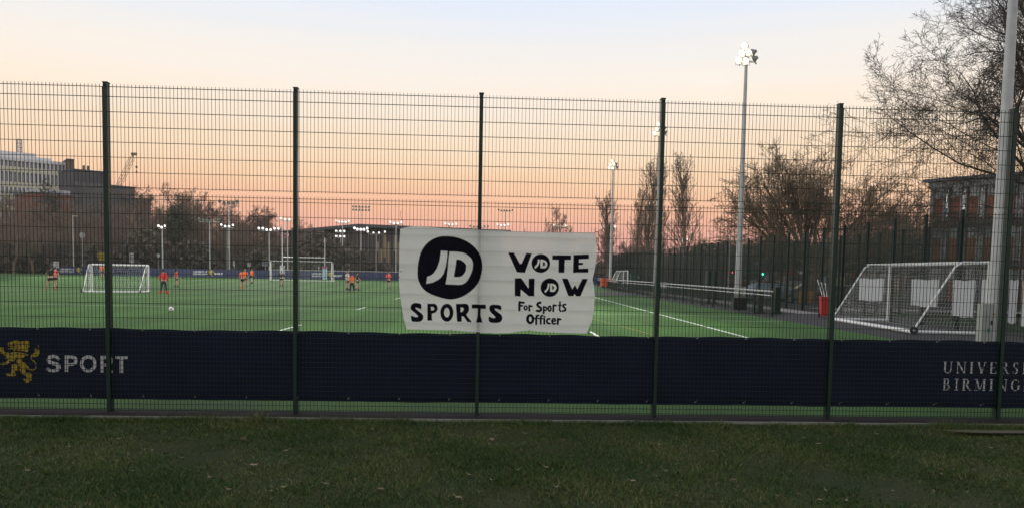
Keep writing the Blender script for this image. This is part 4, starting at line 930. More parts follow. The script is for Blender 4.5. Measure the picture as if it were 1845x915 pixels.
# ball
g = gnd(308, 561); fb = thing('football', 'white and black football lying alone on the left of the pitch', 'ball', g)
ball_me = MB().ball((0, 0, .115), .113, 16, 12).mesh('skin', mat('ball_white', (.75, .75, .75), .45), True); link('skin', ball_me, fb)
for a_, e_ in ((-1.2, .2), (.2, .5), (-2.3, .9), (-.5, -.6), (-1.7, -.4), (1.5, .1), (3, .3)):
    c = Vector((math.cos(a_)*math.cos(e_), math.sin(a_)*math.cos(e_), math.sin(e_))); o1 = c.orthogonal().normalized(); o2 = c.cross(o1)
    MB().add([Vector((0, 0, .115))+(c*.104+(o1*math.cos(k*1.2566)+o2*math.sin(k*1.2566))*.04).normalized()*.1155 for k in range(5)], [(0, 1, 2, 3, 4)]).build('dark_patch', black_rub, fb)

# ------------------------------------------------------------------ people
skin = mat('skin', (.42, .25, .18), .6); hair_d = mat('dark_hair', (.03, .02, .015), .7); hair_b = mat('fair_hair', (.32, .22, .11), .7)
def fab(n, c): return mat('fabric_'+n, c, .85)
CL = dict(black=fab('black', (.012, .012, .016)), orange=fab('orange', (.92, .17, .04)), red=fab('red', (.62, .02, .03)), coral=fab('coral', (.75, .07, .05)), white=fab('white', (.6, .55, .56)), dark=fab('dark_teal', (.012, .03, .035)), lblue=fab('light_blue', (.22, .42, .70)), grey=fab('grey', (.2, .2, .22)))
boot_m = mat('boot_dark', (.02, .02, .02), .5); boot_o = mat('boot_orange', (.5, .12, .05), .5)
DG = None
def skin_obj(name, pts, edges, m, parent, root=0, sub=1):
    me = bpy.data.meshes.new(name); me.from_pydata([p[0] for p in pts], edges, []); o = bpy.data.objects.new(name, me); C.objects.link(o)
    o.modifiers.new('s', 'SKIN'); 
    for i, p in enumerate(pts):
        sv = me.skin_vertices[0].data[i]; r = p[1]; sv.radius = r if hasattr(r, '__len__') else (r, r); sv.use_root = i == root
    ss = o.modifiers.new('d', 'SUBSURF'); ss.levels = sub; ss.render_levels = sub
    dg = bpy.context.evaluated_depsgraph_get(); m2 = bpy.data.meshes.new_from_object(o.evaluated_get(dg)); bpy.data.objects.remove(o)
    m2.materials.clear(); m2.materials.append(m); m2.polygons.foreach_set('use_smooth', [True]*len(m2.polygons)); m2.name = name
    return link(name, m2, parent)
def person(label, foot, H, rz, top='black', bottom='black', legs='bare', pose='stand', hair=hair_d, sleeves='short', boot=None, pony=True, longtop=0):
    """local frame: +x is the figure's left as seen from its front, -y is forward"""
    t = thing('person', label, 'person', foot, rz, 'people on and around the pitch'); K = H
    P = dict(hipw=.052, sl=.10, kneeL=(.06, -.01, .275), ankL=(.065, .02, .045), kneeR=(-.06, -.01, .275), ankR=(-.065, .02, .045),
             elbL=(.145, .02, .63), hanL=(.15, -.04, .49), elbR=(-.145, .02, .63), hanR=(-.15, -.04, .49), lean=(0, 0))
    if pose == 'wide': P.update(kneeL=(.14, -.03, .27), ankL=(.19, .02, .045), kneeR=(-.14, -.03, .27), ankR=(-.20, .02, .045), elbL=(.20, -.02, .66), hanL=(.22, -.08, .54), elbR=(-.21, 0, .66), hanR=(-.29, -.04, .55), lean=(0, -.05))
    if pose == 'apart': P.update(kneeL=(.085, -.02, .275), ankL=(.12, .02, .045), kneeR=(-.085, -.02, .275), ankR=(-.12, .02, .045))
    if pose == 'walk': P.update(kneeL=(.055, -.09, .28), ankL=(.055, -.10, .05), kneeR=(-.055, .03, .27), ankR=(-.055, .14, .07), hanL=(.15, .10, .51), hanR=(-.14, -.13, .53))
    if pose == 'run': P.update(kneeL=(.055, -.14, .32), ankL=(.055, .0, .16), kneeR=(-.055, .0, .26), ankR=(-.055, .08, .045), elbL=(.15, .10, .66), hanL=(.13, .02, .56), elbR=(-.15, -.02, .65), hanR=(-.10, -.14, .66), lean=(0, -.04))
    if pose == 'hips': P.update(elbL=(.20, .05, .66), hanL=(.105, -.02, .56), elbR=(-.20, .05, .66), hanR=(-.105, -.02, .56))
    if pose == 'fold': P.update(elbL=(.15, -.02, .64), hanL=(.0, -.12, .68), elbR=(-.15, -.02, .64), hanR=(.0, -.13, .66))
    lx, ly = P['lean']; V3 = lambda a: tuple(c*K for c in a)
    hip = (0, 0, .53); wst = (lx*.3, ly*.3, .61); chs = (lx*.8, ly*.8, .74); nek = (lx, ly, .845); sk = (lx*1.1, ly*1.1-.005, .88)
    shL = (P['sl']+lx*.9, ly*.9, .80); shR = (-P['sl']+lx*.9, ly*.9, .80); hL = (P['hipw'], 0, .50); hR = (-P['hipw'], 0, .50)
    pts = [(hip, (.075, .055)), (wst, (.066, .05)), (chs, (.085, .058)), (nek, .032), (sk, .036), ((sk[0], sk[1]-.012, .925), (.046, .052)), ((sk[0], sk[1]-.002, .97), (.036, .042)),
           (shL, .036), (P['elbL'], .024), (P['hanL'], .017), (shR, .036), (P['elbR'], .024), (P['hanR'], .017),
           (hL, .055), (P['kneeL'], .034), (P['ankL'], .020), (hR, .055), (P['kneeR'], .034), (P['ankR'], .020)]
    def mid(a, b, f): return tuple(a[i]+(b[i]-a[i])*f for i in range(3))
    pts += [(mid(P['kneeL'], P['ankL'], .35), .034), (mid(P['kneeR'], P['ankR'], .35), .034), ((P['ankL'][0], P['ankL'][1]-.075, .018), .018), ((P['ankR'][0], P['ankR'][1]-.075, .018), .018)]
    ed = [(0,1),(1,2),(2,3),(3,4),(4,5),(5,6),(2,7),(7,8),(8,9),(2,10),(10,11),(11,12),(0,13),(13,14),(14,19),(19,15),(0,16),(16,17),(17,20),(20,18),(15,21),(18,22)]
    sc_ = lambda L_: [(V3(p), (r*K if not hasattr(r, '__len__') else (r[0]*K, r[1]*K))) for p, r in L_]
    body = skin_obj('body', sc_(pts), ed, skin, t)
    # palms, fingers and nose joined to the body surface
    bb = MB(); bb.v = [tuple(v.co) for v in body.data.vertices]; bb.f = [tuple(p.vertices) for p in body.data.polygons]; bb.m = [0]*len(bb.f)
    for s, e, h in ((1, 'elbL', 'hanL'), (-1, 'elbR', 'hanR')):
        e_, h_ = Vector(P[e])*K, Vector(P[h])*K; d_ = (h_-e_).normalized(); sd_ = d_.cross(Vector((s, 0, 0))).normalized()
        if sd_.length < .1: sd_ = Vector((0, -1, 0))
        bb.ball(h_+d_*.03*K, (.018*K, .022*K, .026*K), 8, 5)
        for k_, (o_, l_) in enumerate(((-.015, .036), (-.005, .042), (.005, .04), (.014, .032))): a_ = h_+d_*.048*K+sd_*o_*K; bb.tube([a_, a_+d_*l_*.55*K, a_+d_*l_*K+Vector((-s*.012*K, 0, 0))], [.0055*K, .005*K, .004*K], 5)
        a_ = h_+d_*.02*K-sd_*.016*K; bb.tube([a_, a_+(d_*.7-sd_*.7)*.03*K], [.0065*K, .005*K], 5)
    hc = Vector(sk)*K; hc.z = .925*K
    bb.tube([hc+Vector((0, -.052, .008))*K, hc+Vector((0, -.074, -.008))*K, hc+Vector((0, -.056, -.014))*K], [.004*K, .008*K, .005*K], 5)
    for s in (-1, 1): bb.ball(hc+Vector((s*.05, .0, 0))*K, (.008*K, .014*K, .02*K), 6, 4)
    nm = bb.mesh('body', skin, True); body.data = nm
    fm = MB()
    for s in (-1, 1): fm.ball(hc+Vector((s*.019, -.0545, .008))*K, .006*K, 6, 4)
    fm.box(tuple(hc+Vector((0, -.056, -.03))*K), (.03*K, .006*K, .006*K)); fm.build('face', mat('eyes_mouth', (.05, .02, .02), .4), body)
    # hair
    hr = MB(); hr.ball(hc+Vector((0, .010, .016))*K, (.056*K, .062*K, .062*K), 12, 8)
    if pony: hr.tube([hc+Vector((0, .06, .03))*K, hc+Vector((0, .095, -.01))*K, hc+Vector((0, .085, -.08))*K], [.022*K, .02*K, .008*K], 7)
    hr.v = [(v[0], max(v[1], hc.y-.038*K) if v[2] < hc.z+.03*K else v[1], v[2]) for v in hr.v]; hr.build('hair', hair, body, True)
    # top
    ex = 1.2; hemz = .53-longtop
    tp = [((0, 0, hemz), (.084, .064)), (wst, (.08, .062)), (chs, (.097, .07)), ((nek[0], nek[1], .825), .042), (shL, .045), (mid(shL, P['elbL'], .62), .036), (shR, .045), (mid(shR, P['elbR'], .62), .036)]
    te = [(0,1),(1,2),(2,3),(2,4),(4,5),(2,6),(6,7)]
    if sleeves == 'long': tp += [(P['elbL'], .034), (mid(P['elbL'], P['hanL'], .9), .026), (P['elbR'], .034), (mid(P['elbR'], P['hanR'], .9), .026)]; te += [(5,8),(8,9),(7,10),(10,11)]
    skin_obj('top', sc_(tp), te, CL[top], t)
    # shorts or trousers
    f_ = .62 if legs == 'bare' else 1
    bp_ = [((0, 0, .55), (.08, .062)), ((0, 0, .51), (.085, .066)), (mid(hL, P['kneeL'], .25), .06), (mid(hL, P['kneeL'], .6), .054), (mid(hR, P['kneeR'], .25), .06), (mid(hR, P['kneeR'], .6), .054)]; be = [(0,1),(1,2),(2,3),(1,4),(4,5)]
    if legs == 'long': bp_ += [(P['kneeL'], .043), (mid(P['kneeL'], P['ankL'], .9), .032), (P['kneeR'], .043), (mid(P['kneeR'], P['ankR'], .9), .032)]; be += [(3,6),(6,7),(5,8),(8,9)]
    skin_obj('trousers' if legs == 'long' else 'shorts', sc_(bp_), be, CL[bottom], t)
    for s in ('ankL', 'ankR'):
        a_ = Vector(P[s])*K; q = MB(); q.tube([a_+Vector((0, .03, -.012))*K, a_+Vector((0, -.02, -.008))*K, a_+Vector((0, -.10, -.022))*K], [.026*K, .028*K, .018*K], 8)
        if legs == 'bare': q.tube([a_+Vector((0, 0, .0))*K, mid(a_, Vector(P['knee'+s[-1]])*K, .3)], [.026*K, .03*K], 8)
        q.build('boot', boot or boot_m, t, True)
    return t
PI = math.pi
def pl(px, fy, hpx, label, **kw):
    g = gnd(px, fy); H = max(1.48, min(1.86, hpx/F0*g.y)); return person(label, (g.x, g.y, g.z), H, kw.pop('rz', 0), **kw)
pl(91, 521, 41, 'player in black kit with legs planted wide, farthest left', pose='wide', rz=PI, boot=boot_o)
pl(100, 519, 38, 'player in red bib half hidden behind the wide legged player', top='coral', bottom='black', rz=PI, pose='stand')
pl(184, 502, 26, 'player in orange bib hidden behind the left fence post and small goal', top='orange', rz=.3)
pl(295, 528, 43, 'coach in red coat and dark trousers standing behind a red marker', top='red', bottom='dark', legs='long', sleeves='long', pose='apart', rz=PI, pony=False, longtop=.03)
pl(318, 517, 31, 'player in red top and black shorts walking right of the coach', top='red', rz=2.4, pose='walk')
pl(437, 520, 35, 'player in orange bib, larger and nearer of the pair left of the far goal', top='orange', rz=PI, boot=boot_o)
pl(442, 516, 31, 'fair haired player in orange bib standing close behind the larger orange one', top='orange', rz=.2, hair=hair_b)
pl(454, 511, 27, 'player in orange bib standing small to the right of the orange pair', top='orange', rz=-.5, pose='walk')
pl(507, 515, 27, 'goalkeeper in black with hands on hips before the far goal', top='black', rz=0, pose='hips', sleeves='long')
pl(626, 522, 34, 'player in white top standing left of the orange and black pair', top='white', rz=1.1, hair=hair_b)
pl(634, 527, 35, 'person in orange bib and long black trousers left of the banner', top='orange', legs='long', rz=2.8, pose='apart', boot=boot_o)
pl(644, 523, 34, 'player in black top with bare legs beside the orange bib', top='black', rz=2.2, pose='walk')
pl(700, 520, 32, 'player in bright orange top standing next to the banner left edge', top='coral', sleeves='long', rz=.2, pose='fold', longtop=.03)
x = at(1151, 500, 96).x; person('person in black standing by the rail left of the fence post', (x, 96, pitch_z(x, 96)), 1.75, .4, top='black', legs='long', sleeves='long', pony=False)
x = at(1514, 520, 58).x; person('person in light blue jacket beyond the bin, right of the fence post', (x, 58, .15), 1.7, -1.2, top='lblue', legs='long', sleeves='long', pose='fold')
x = at(1475, 520, 60).x; person('person in grey coat behind the white poles left of the bin', (x, 60, .15), 1.65, 1.2, top='grey', legs='long', sleeves='long', pony=False)
# red marker at the coach's feet
g = gnd(296, 528.5); mk = thing('training_hurdle', 'low red training hurdle lying in front of the coach', 'hurdle', g); rm = mat('red_plastic', (.65, .03, .02), .5)
MB().box((0, 0, .16), (.66, .06, .05)).build('bar', rm, mk)
for s in (-1, 1): MB().box((s*.31, 0, .08), (.05, .25, .16)).build('foot', rm, mk)

# ------------------------------------------------------------------ objects at the right side
g = P_(1489, 36.5); bn = thing('wheelie_bin', 'red wheelie bin holding white poles beside the fence post', 'bin', g, -.2); bn.scale = (.88, .88, 1.0); rbm = mat('bin_red', (.50, .02, .015), .45, 0, (4, .3, (.36, .018, .014)))
q = MB(); q.add([(-.21,-.22,.08),(.21,-.22,.08),(.21,.22,.08),(-.21,.22,.08),(-.27,-.30,.95),(.27,-.30,.95),(.27,.28,.95),(-.27,.28,.95)], [(0,3,2,1),(0,1,5,4),(1,2,6,5),(2,3,7,6),(3,0,4,7)]); q.build('tub', rbm, bn)
MB().box((0, -.01, .965), (.60, .64, .035)).box((0, .31, .97), (.5, .05, .05)).build('rim', rbm, bn)
for s in (-1, 1): MB().tube([(s*.22, .2, .1), (s*.27, .2, .1)], .1, 12).build('wheel', black_rub, bn)
for i, (px, tl, a_) in enumerate(((1487, 1.0, -.30), (1490, .9, -.22), (1492, .85, -.12))):
    b_ = Vector((g[0]-.06+i*.08, g[1], g[2]+.75)); MB().tube([b_, b_+Vector((a_*1.2, 0, tl))], .022, 6).build('pole', white_paint).name = 'corner_pole'
    o = bpy.data.objects[-1] if False else [o for o in C.objects if o.name.startswith('corner_pole')][-1]
    tag(o, ['white pole leaning farthest left out of the red bin', 'white pole standing in the middle of the red bin', 'white pole most upright in the red bin'][i], 'pole', 'white poles in the red bin')
    o.name = 'corner_pole'
# orange ball cage
g = P_(1089, 99); oc = thing('equipment_box', 'orange equipment box on dark wheels right of the banner', 'box', (g[0], g[1]-1, .3), .1); om = mat('orange_cover', (.62, .12, .05), .6, 0, (2, .3, (.45, .08, .04)))
MB().box((0, 0, .68), (1.15, .8, .95)).box((0, 0, 1.18), (1.2, .86, .07)).build('cover', om, oc)
for s in (-1, 1): MB().tube([(s*.4, -.42, .14), (s*.4, -.36, .14)], .14, 10).build('wheel', black_rub, oc)
MB().tube([(.6, -.3, .4), (.85, -.3, .9)], .03, 6).build('handle', galv, oc)
# dark dugout-like box, white box, pale crate
for px, d_, w_, h_, z_, c_, nm, lab, cat in ((1333, 43.5, .75, .65, .18, (.012, .013, .016), 'storage_box', 'black slatted storage box at the foot of the bright mast', 'box'), (1195, 76, .62, .55, .75, (.42, .43, .42), 'control_box', 'pale grey control box mounted by the white rail', 'box'), (1142, 92, .9, 1.9, .2, (.02, .06, .045), 'green_gate', 'small dark green gate panel right of the nested goals', 'gate')):
    x = at(px, 520, d_).x; mm = mat(nm+'_m', c_, .6); t = thing(nm, lab, cat, (x, d_, z_)); MB().box((0, 0, h_/2), (w_, .35, h_)).build('body', mm, t); MB().box((0, 0, h_+.015), (w_+.05, .4, .03)).build('lid', mm, t)
    for i in range(4): MB().box((0, -.185, h_*(i+.6)/4.2), (w_-.06, .02, h_/9)).build('slat', mm, t)
    if nm == 'control_box': MB().box((0, 0, -.3), (.08, .08, .6)).build('leg', galv, t)

# cars
glass_car = mat('car_glass', (.02, .025, .03), .1); tyre = mat('tyre', (.015, .015, .015), .9)
def car(label, loc, rz, col, kind='car', tail=False, name='parked_car'):
    t = thing(name, label, 'car', loc, rz, 'cars along the street'); cm_ = mat('car_%d_%d_%d' % tuple(int(c*99) for c in col), col, .35, .3)
    prof = [(-2.1,.35),(-2.12,.75),(-1.95,.95),(-1.65,1.0),(-1.15,1.40),(-.6,1.47),(.35,1.46),(.75,1.38),(1.35,.98),(1.95,.85),(2.12,.65),(2.12,.35)]
    if kind == 'van': prof = [(-2.4,.35),(-2.4,1.9),(-2.2,2.05),(.9,2.05),(1.5,1.25),(2.2,1.1),(2.4,.8),(2.4,.35)]
    q = MB(); n = len(prof); W_ = .86
    for s in (-1, 1):
        for x, z in prof: q.v.append((x, s*(W_ if z < 1.0 else W_-.14*(z-1)/.45), z))
    q.f = [tuple(range(n))[::-1], tuple(range(n, 2*n))]+[(i, (i+1) % n, n+(i+1) % n, n+i) for i in range(n)]; q.m = [0]*len(q.f)
    b = q.build('body', cm_, t)
    if kind == 'car':
        for s in (-1, 1):
            y = s*(W_-.055); MB().add([(-1.45,y-s*-.0,1.02),(-.15,y,1.02),(-.15,y-s*.07,1.38),(-.95,y-s*.07,1.38)], [(0,1,2,3)]).build('window', glass_car, t); MB().add([(-.07,y,1.02),(1.05,y,1.0),(.6,y-s*.07,1.36),(-.07,y-s*.07,1.38)], [(0,1,2,3)]).build('window', glass_car, t)
        MB().add([(1.30,-.74,1.03),(1.30,.74,1.03),(.80,.62,1.37),(.80,-.62,1.37)], [(0,1,2,3)]).build('windscreen', glass_car, t); MB().add([(-1.62,-.74,1.03),(-1.62,.74,1.03),(-1.20,.62,1.37),(-1.20,-.62,1.37)], [(0,3,2,1)]).build('rear_window', glass_car, t)
    else: MB().add([(1.53,-.74,1.28),(1.53,.74,1.28),(.97,.62,1.95),(.97,-.62,1.95)], [(0,1,2,3)]).build('windscreen', glass_car, t)
    wx = 1.32 if kind == 'car' else 1.55
    for x in (-wx, wx):
        for s in (-1, 1):
            w_ = MB().tube([(x, s*.72, .32), (x, s*.89, .32)], .32, 16).build('wheel', tyre, t); MB().tube([(x, s*.885, .32), (x, s*.9, .32)], .2, 10).build('rim', galv, w_)
    for s in (-1, 1):
        MB().box((2.10 if kind == 'car' else 2.38, s*.62, .72), (.06, .3, .12)).build('headlight', mat('headlight', (.7, .7, .7), .2), t)
        MB().box((-2.10 if kind == 'car' else -2.39, s*.66, .82), (.06, .2, .16)).build('tail_light', mat('brake_lit', (.8, .05, .03), .3, emit=((1, .08, .04), 3)) if tail else mat('tail_light', (.3, .02, .02), .3), t)
    MB().box((-2.13 if kind == 'car' else -2.41, 0, .6), (.02, .5, .11)).build('number_plate', mat('plate', (.5, .42, .1), .5), t)
    return t
car('silver blue estate car parked side on behind the end of the white rail', (at(1385, 520, 60).x, 60, .08), .05, (.20, .25, .31))
car('dark car parked behind the big goal, right of the light blue jacket', (at(1540, 520, 56).x, 56, .08), .3, (.06, .07, .075))
car('grey car seen behind the white poles and the red bin', (at(1470, 520, 66).x, 66, .1), -.2, (.16, .17, .19))
for px, d_, c_, lab, tl_ in ((1352,108,(.55,.56,.57),'white car on the street just right of the bright mast',False), (1388,100,(.30,.04,.04),'red car with glowing brake lights on the street',True), (1414,106,(.55,.55,.55),'white car on the street right of the glowing brake lights',False),
        (1436,107,(.35,.36,.38),'pale grey car on the street behind the fan shaped tree trunk',False), (1332,104,(.22,.03,.04),'dark red car partly hidden by the bright mast',False), (1560,90,(.3,.31,.33),'grey car far behind the goal left upright',False)):
    car(lab, (at(px, 500, d_).x, d_, .1), -1.2 if tl_ else .1, c_, 'car', tl_) if not tl_ else car(lab, (at(px, 500, d_).x, d_, .1), 1.3, c_, 'car', True)
# grit bin
x = at(1452, 520, 58).x; gb = thing('grit_bin', 'yellow grit bin beside the trunk of the fan shaped tree', 'bin', (x, 58, .1)); gm = mat('grit_yellow', (.55, .27, .04), .6)
MB().box((0, 0, .4), (.85, .6, .8)).build('tub', gm, gb); MB().box((0, 0, .86), (.95, .68, .1)).build('lid', gm, gb)
# traffic lights
for px, py, c_, d_, lab in ((1318, 490, 'red', 88, 'traffic light showing red left of the bright mast'), (1373, 493, 'green', 84, 'traffic light showing green right of the bright mast')):
    x = at(px, py, d_).x; hz_ = EYE+(ROTH(px)-py)/ppm(d_); t = thing('traffic_light', lab, 'traffic light', (x, d_, 0), 0)
    MB().tube([(0, 0, 0), (0, 0, hz_+.8)], .06, 8).build('pole', black_rub, t); hd = MB().box((0, -.1, hz_), (.34, .2, 1.0)).build('signal_head', black_rub, t)
    for k_, dz_ in (('red', 0 if c_ == 'red' else .6), ('amber', .3 if c_ == 'green' else -.3), ('green', 0 if c_ == 'green' else -.6)):
        lit = k_ == c_; cc = dict(red=(1, .05, .1), amber=(.9, .4, .02), green=(.05, 1, .55))[k_]
        MB().tube([(0, -.2, hz_+dz_), (0, -.225, hz_+dz_)], .12, 12).build('signal_lamp', mat('signal_'+k_+str(lit), tuple(c*.3+.01 for c in cc), .4, emit=(cc, 7) if lit else None), hd)
# street lamps and small signs
for px, py, d_, lab in ((1316, 418, 95, 'street lamp left of the bright mast, head just above the fence line'), (1274, 441, 130, 'low street lamp showing above the side fence near the slender poplar'), (131, 392, 138, 'street lamp in front of the brown wood on the far left')):
    x = at(px, py, d_).x; h_ = EYE+(ROTH(px)-py)/ppm(d_); t = thing('street_lamp', lab, 'street lamp', (x, d_, 0)); MB().tube([(0, 0, 0), (0, 0, h_)], [.08, .05], 8).build('pole', galv_far, t)
    MB().box((.35, 0, h_+.02), (.8, .24, .12)).build('lamp_head', mat('lamp_pale', (.6, .58, .45), .5), t)
sg_m = mat('sign_white', (.6, .6, .6), .6); sg_y = mat('sign_yellow', (.50, .36, .04), .6)
for px, py, w_, h_, d_, m_, lab in ((101, 476, .75, .95, 123.0, sg_m, 'white notice board above the left end of the far hoarding'), (184, 462, 1.3, 1.1, 127, sg_y, 'yellow notice board next to the left fence post'), (237, 464, .65, 1.5, 127, sg_m, 'striped white board behind the small left goal'),
        (285, 460, .55, .55, 127, sg_m, 'round white notice behind the coach'), (422, 474, .35, .75, 127, sg_m, 'narrow white notice left of the orange pair'), (449, 476, .5, .6, 127, sg_m, 'square white notice right above the smaller orange player'), (478, 475, 1.3, .7, 127, mat('sign_grey', (.22, .23, .27), .6), 'grey blue notice board left of the far goal'),
        (574, 481, .3, .4, 127, sg_m, 'small white notice inside the far goal'), (148, 425, .9, .9, 130, mat('sign_disc', (.33, .36, .34), .6), 'pale round sign on a pole in front of the brown wood')):
    x = at(px, py, d_).x; z_ = EYE+(ROTH(px)-py)/ppm(d_); t = thing('notice_board', lab, 'sign', (x, d_, 0))
    if 'round' in lab: MB().tube([(0, -.03, z_), (0, .0, z_)], w_/2, 16).build('panel', m_, t)
    else:
        MB().box((0, -.02, z_), (w_, .03, h_)).build('panel', m_, t)
        for i in range(3 if h_ > .7 else 2): MB().box((0, -.04, z_+h_*(.25-.22*i)), (w_*.7, .006, h_*.07)).build('stripe', black_rub, t)
    MB().tube([(0, .02, 0), (0, .02, z_)], .03, 6).build('pole', galv_far, t)

# ------------------------------------------------------------------ buildings
def wall_frame(P0, P1):
    a, b = Vector((P0[0], P0[1], 0)), Vector((P1[0], P1[1], 0)); d_ = b-a; return a, math.atan2(d_.y, d_.x), d_.length
cream = mat('cream_panel', (.70, .64, .40), .8, 0, (.2, .3, (.62, .57, .38))); whitew = mat('white_concrete', (.74, .73, .76), .8, 0, (.15, .3, (.64, .63, .66))); flatroof = mat('roof_felt', (.12, .12, .13), .9)
# pale office block, far left
Da = 262; xa = at(-60, 470, Da).x; xb = at(122, 470, 280).x; a, rz_, Lw = wall_frame((xa, Da), (xb, 280))
ob = thing('office_block', 'pale office block with rows of dark windows and yellow panels, far left', 'building', a, rz_)
Hb = EYE+(ROTH(122)-293)/ppm(280)-1.5; nbay = 24; bw = Lw/nbay; fh = 3.95
link('wall', MB().box((Lw/2, 9, Hb/2-1), (Lw, 17.4, Hb+2-.5)).mesh('wall', glass_far), ob)
MB().box((Lw/2, 8.85, Hb-.35), (Lw+.6, 18.6, 1.0)).build('roof', whitew, ob)
pier = MB().box((0, .05, Hb/2), (.42, .6, Hb-1.0)).mesh('pier', whitew)
for i in range(nbay+1): link('pier', pier, ob, (min(max(i*bw, .21), Lw-.21), 0, 0))
sp_me = MB().box((Lw/2, .12, 0), (Lw-.5, .34, 1.7)).mesh('spandrel', cream); win_me = MB().box((0, .22, 0), (bw-.5, .08, 2.1)).mesh('window', glass_far)
pane_l = MB().box((0, .17, .2), (.07, .05, 2.0)).mesh('glazing_bar', whitew)
for f_ in range(7):
    zt = Hb-1.35-f_*fh; hw = 1.15 if f_ == 0 else 2.1
    link('spandrel', sp_me, ob, (0, 0, zt-hw-1.0))
    for i in range(nbay):
        w_ = link('window', win_me, ob, ((i+.5)*bw, 0, zt-hw/2)); w_.scale = (1, 1, hw/2.1)
        if f_ < 4: link('glazing_bar', pane_l, w_)
MB().box((Lw*.50, 8, Hb+1.2), (12.5, 9, 2.6)).build('plant_room', whitew, ob); MB().box((Lw*.57, 8, Hb+.6), (17, 10, 1.5)).build('plant_room', whitew, ob)
tq = MB(); tx, tz = Lw*.575, Hb+1.9
for s in (-.65, .65):
    for u in (-.65, .65): tq.tube([(tx+s, 7+u, tz), (tx+s, 7+u, tz+5.2)], .10, 5)
for k_ in range(4):
    for u in (-.65, .65): tq.tube([(tx-.65, 7+u, tz+k_*1.3), (tx+.65, 7+u, tz+k_*1.3+1.3)], .06, 4); tq.tube([(tx+.65, 7+u, tz+k_*1.3), (tx-.65, 7+u, tz+k_*1.3+1.3)], .06, 4); tq.box((tx, 7+u, tz+k_*1.3+1.3), (1.3, .1, .12))
tag(tq.build('roof_mast', mat('mast_grey', (.32, .32, .36), .7), ob), kind='stuff')
def block(name, label, px0, px1, ty, d0, d1, m, depth=14, extra=None):
    xa, xb = at(px0, ty, d0).x, at(px1, ty, d1).x; a, rz_, L_ = wall_frame((xa, d0), (xb, d1)); h_ = EYE+(ROTH(px0)-ty)/ppm(d0)-.3
    t = thing(name, label, 'building', a, rz_); MB().box((L_/2, depth/2, h_/2-.5), (L_, depth, h_+1)).build('wall', m, t); MB().box((L_/2, depth/2, h_+.12), (L_+.4, depth+.4, .36)).build('roof', flatroof, t)
    return t, L_, h_
sb, Ls, hs_ = block('stair_tower', 'narrow reddish brick tower between the office block and dark block', 122, 133, 293, 276, 277, brick_d)
for k_ in range(5): MB().box((Ls/2, -.03, hs_-3-k_*3.9), (Ls*.4, .1, 1.2)).build('window', glass_far, sb)
db, Ld, hd_ = block('lecture_block', 'dark flat roofed block right of the office block, behind the left fence post', 131, 196, 310, 255, 262, mat('dark_cladding', (.075, .068, .08), .8, 0, (.3, .3, (.055, .05, .06))))
for cxx in (.42, .54): MB().box((Ld*cxx, 4, hd_+1.0), (.55, .55, 2.0)).build('chimney', brick_d, db)
for k_ in range(4): MB().tube([(Ld*.7+k_*.8, 1, hd_), (Ld*.7+k_*.8, 1, hd_+1)], .05, 4).build('railing_post', galv_far, db)
for r_ in range(3):
    for k_ in range(5): MB().box((Ld*(.12+.19*k_), -.03, hd_-4.2-r_*4), (1.5, .1, 1.1)).build('window', glass_far, db)
gb_, Lg, hg_ = block('grey_block', 'low grey flat roofed block right of the left fence post', 193, 243, 337, 230, 236, mat('grey_cladding', (.095, .088, .092), .8, 0, (.3, .3, (.07, .065, .07))))
for k_ in range(9): MB().box((Lg*(k_+.5)/9, -.04, hg_-1.6), (.12, .1, 2.4)).build('fin', flatroof, gb_)
g2_, Lg2, hg2 = block('low_wing', 'lowest wing stepping down right of the grey block', 243, 272, 360, 232, 238, mat('grey_cladding2', (.08, .075, .075), .8))
for k_ in range(4): MB().box((Lg2*(k_+.5)/4, -.03, hg2-1.6), (1.0, .1, 1.0)).build('window', glass_far, g2_)
bb_, Lb, hb_ = block('brick_building', 'low red brick building with pale roof edge among the trees on the left', 58, 128, 350, 215, 222, brick_m, 12)
MB().box((Lb*.6, 5, hb_+.75), (Lb*.8, 9, 1.1)).build('roof_light', mat('pale_roof', (.45, .45, .47), .7), bb_)
for r_ in range(3):
    for k_ in range(6): MB().box((Lb*(k_+.5)/6, -.03, hb_-1.8-3*r_), (1.0, .1, 1.1)).build('window', glass_far, bb_)
# crane
dC = 300; cxr = at(208, 470, dC).x; cr = thing('crane', 'lattice boom crane standing behind the dark blocks on the left', 'crane', (cxr, dC, 0)); crm = mat('crane_paint', (.22, .17, .13), .7)
zb_ = EYE+(ROTH(210)-340)/ppm(dC); bx, bz = (at(243, 470, dC).x-cxr), EYE+(ROTH(243)-286)/ppm(dC); q = MB(); A_0, A_1 = Vector((-.4, 0, zb_-4)), Vector((bx, 0, bz)); dr_ = (A_1-A_0).normalized(); nn_ = Vector((-dr_.z, 0, dr_.x))
NSEG = 26; cor = [(nn_*.7, Vector((0, .7, 0))), (nn_*.7, Vector((0, -.7, 0))), (-nn_*.7, Vector((0, .7, 0))), (-nn_*.7, Vector((0, -.7, 0)))]
for u, w in cor: q.tube([A_0+u*.5+w*.5, A_0.lerp(A_1, .12)+u+w, A_0.lerp(A_1, .9)+u+w, A_1], .07, 4)
for k_ in range(3, NSEG-2):
    a_, b_ = A_0.lerp(A_1, k_/NSEG), A_0.lerp(A_1, (k_+1)/NSEG); s = 1 if k_ % 2 else -1
    for w in (.7, -.7): q.tube([a_+nn_*.7*s+Vector((0, w, 0)), b_-nn_*.7*s+Vector((0, w, 0))], .04, 3)
tag(q.build('boom', crm, cr), kind='stuff'); MB().box((.4, 0, bz+.3), (1.8, 1.0, .9)).build('boom_tip', crm, cr).location = (bx-.2, 0, 0)
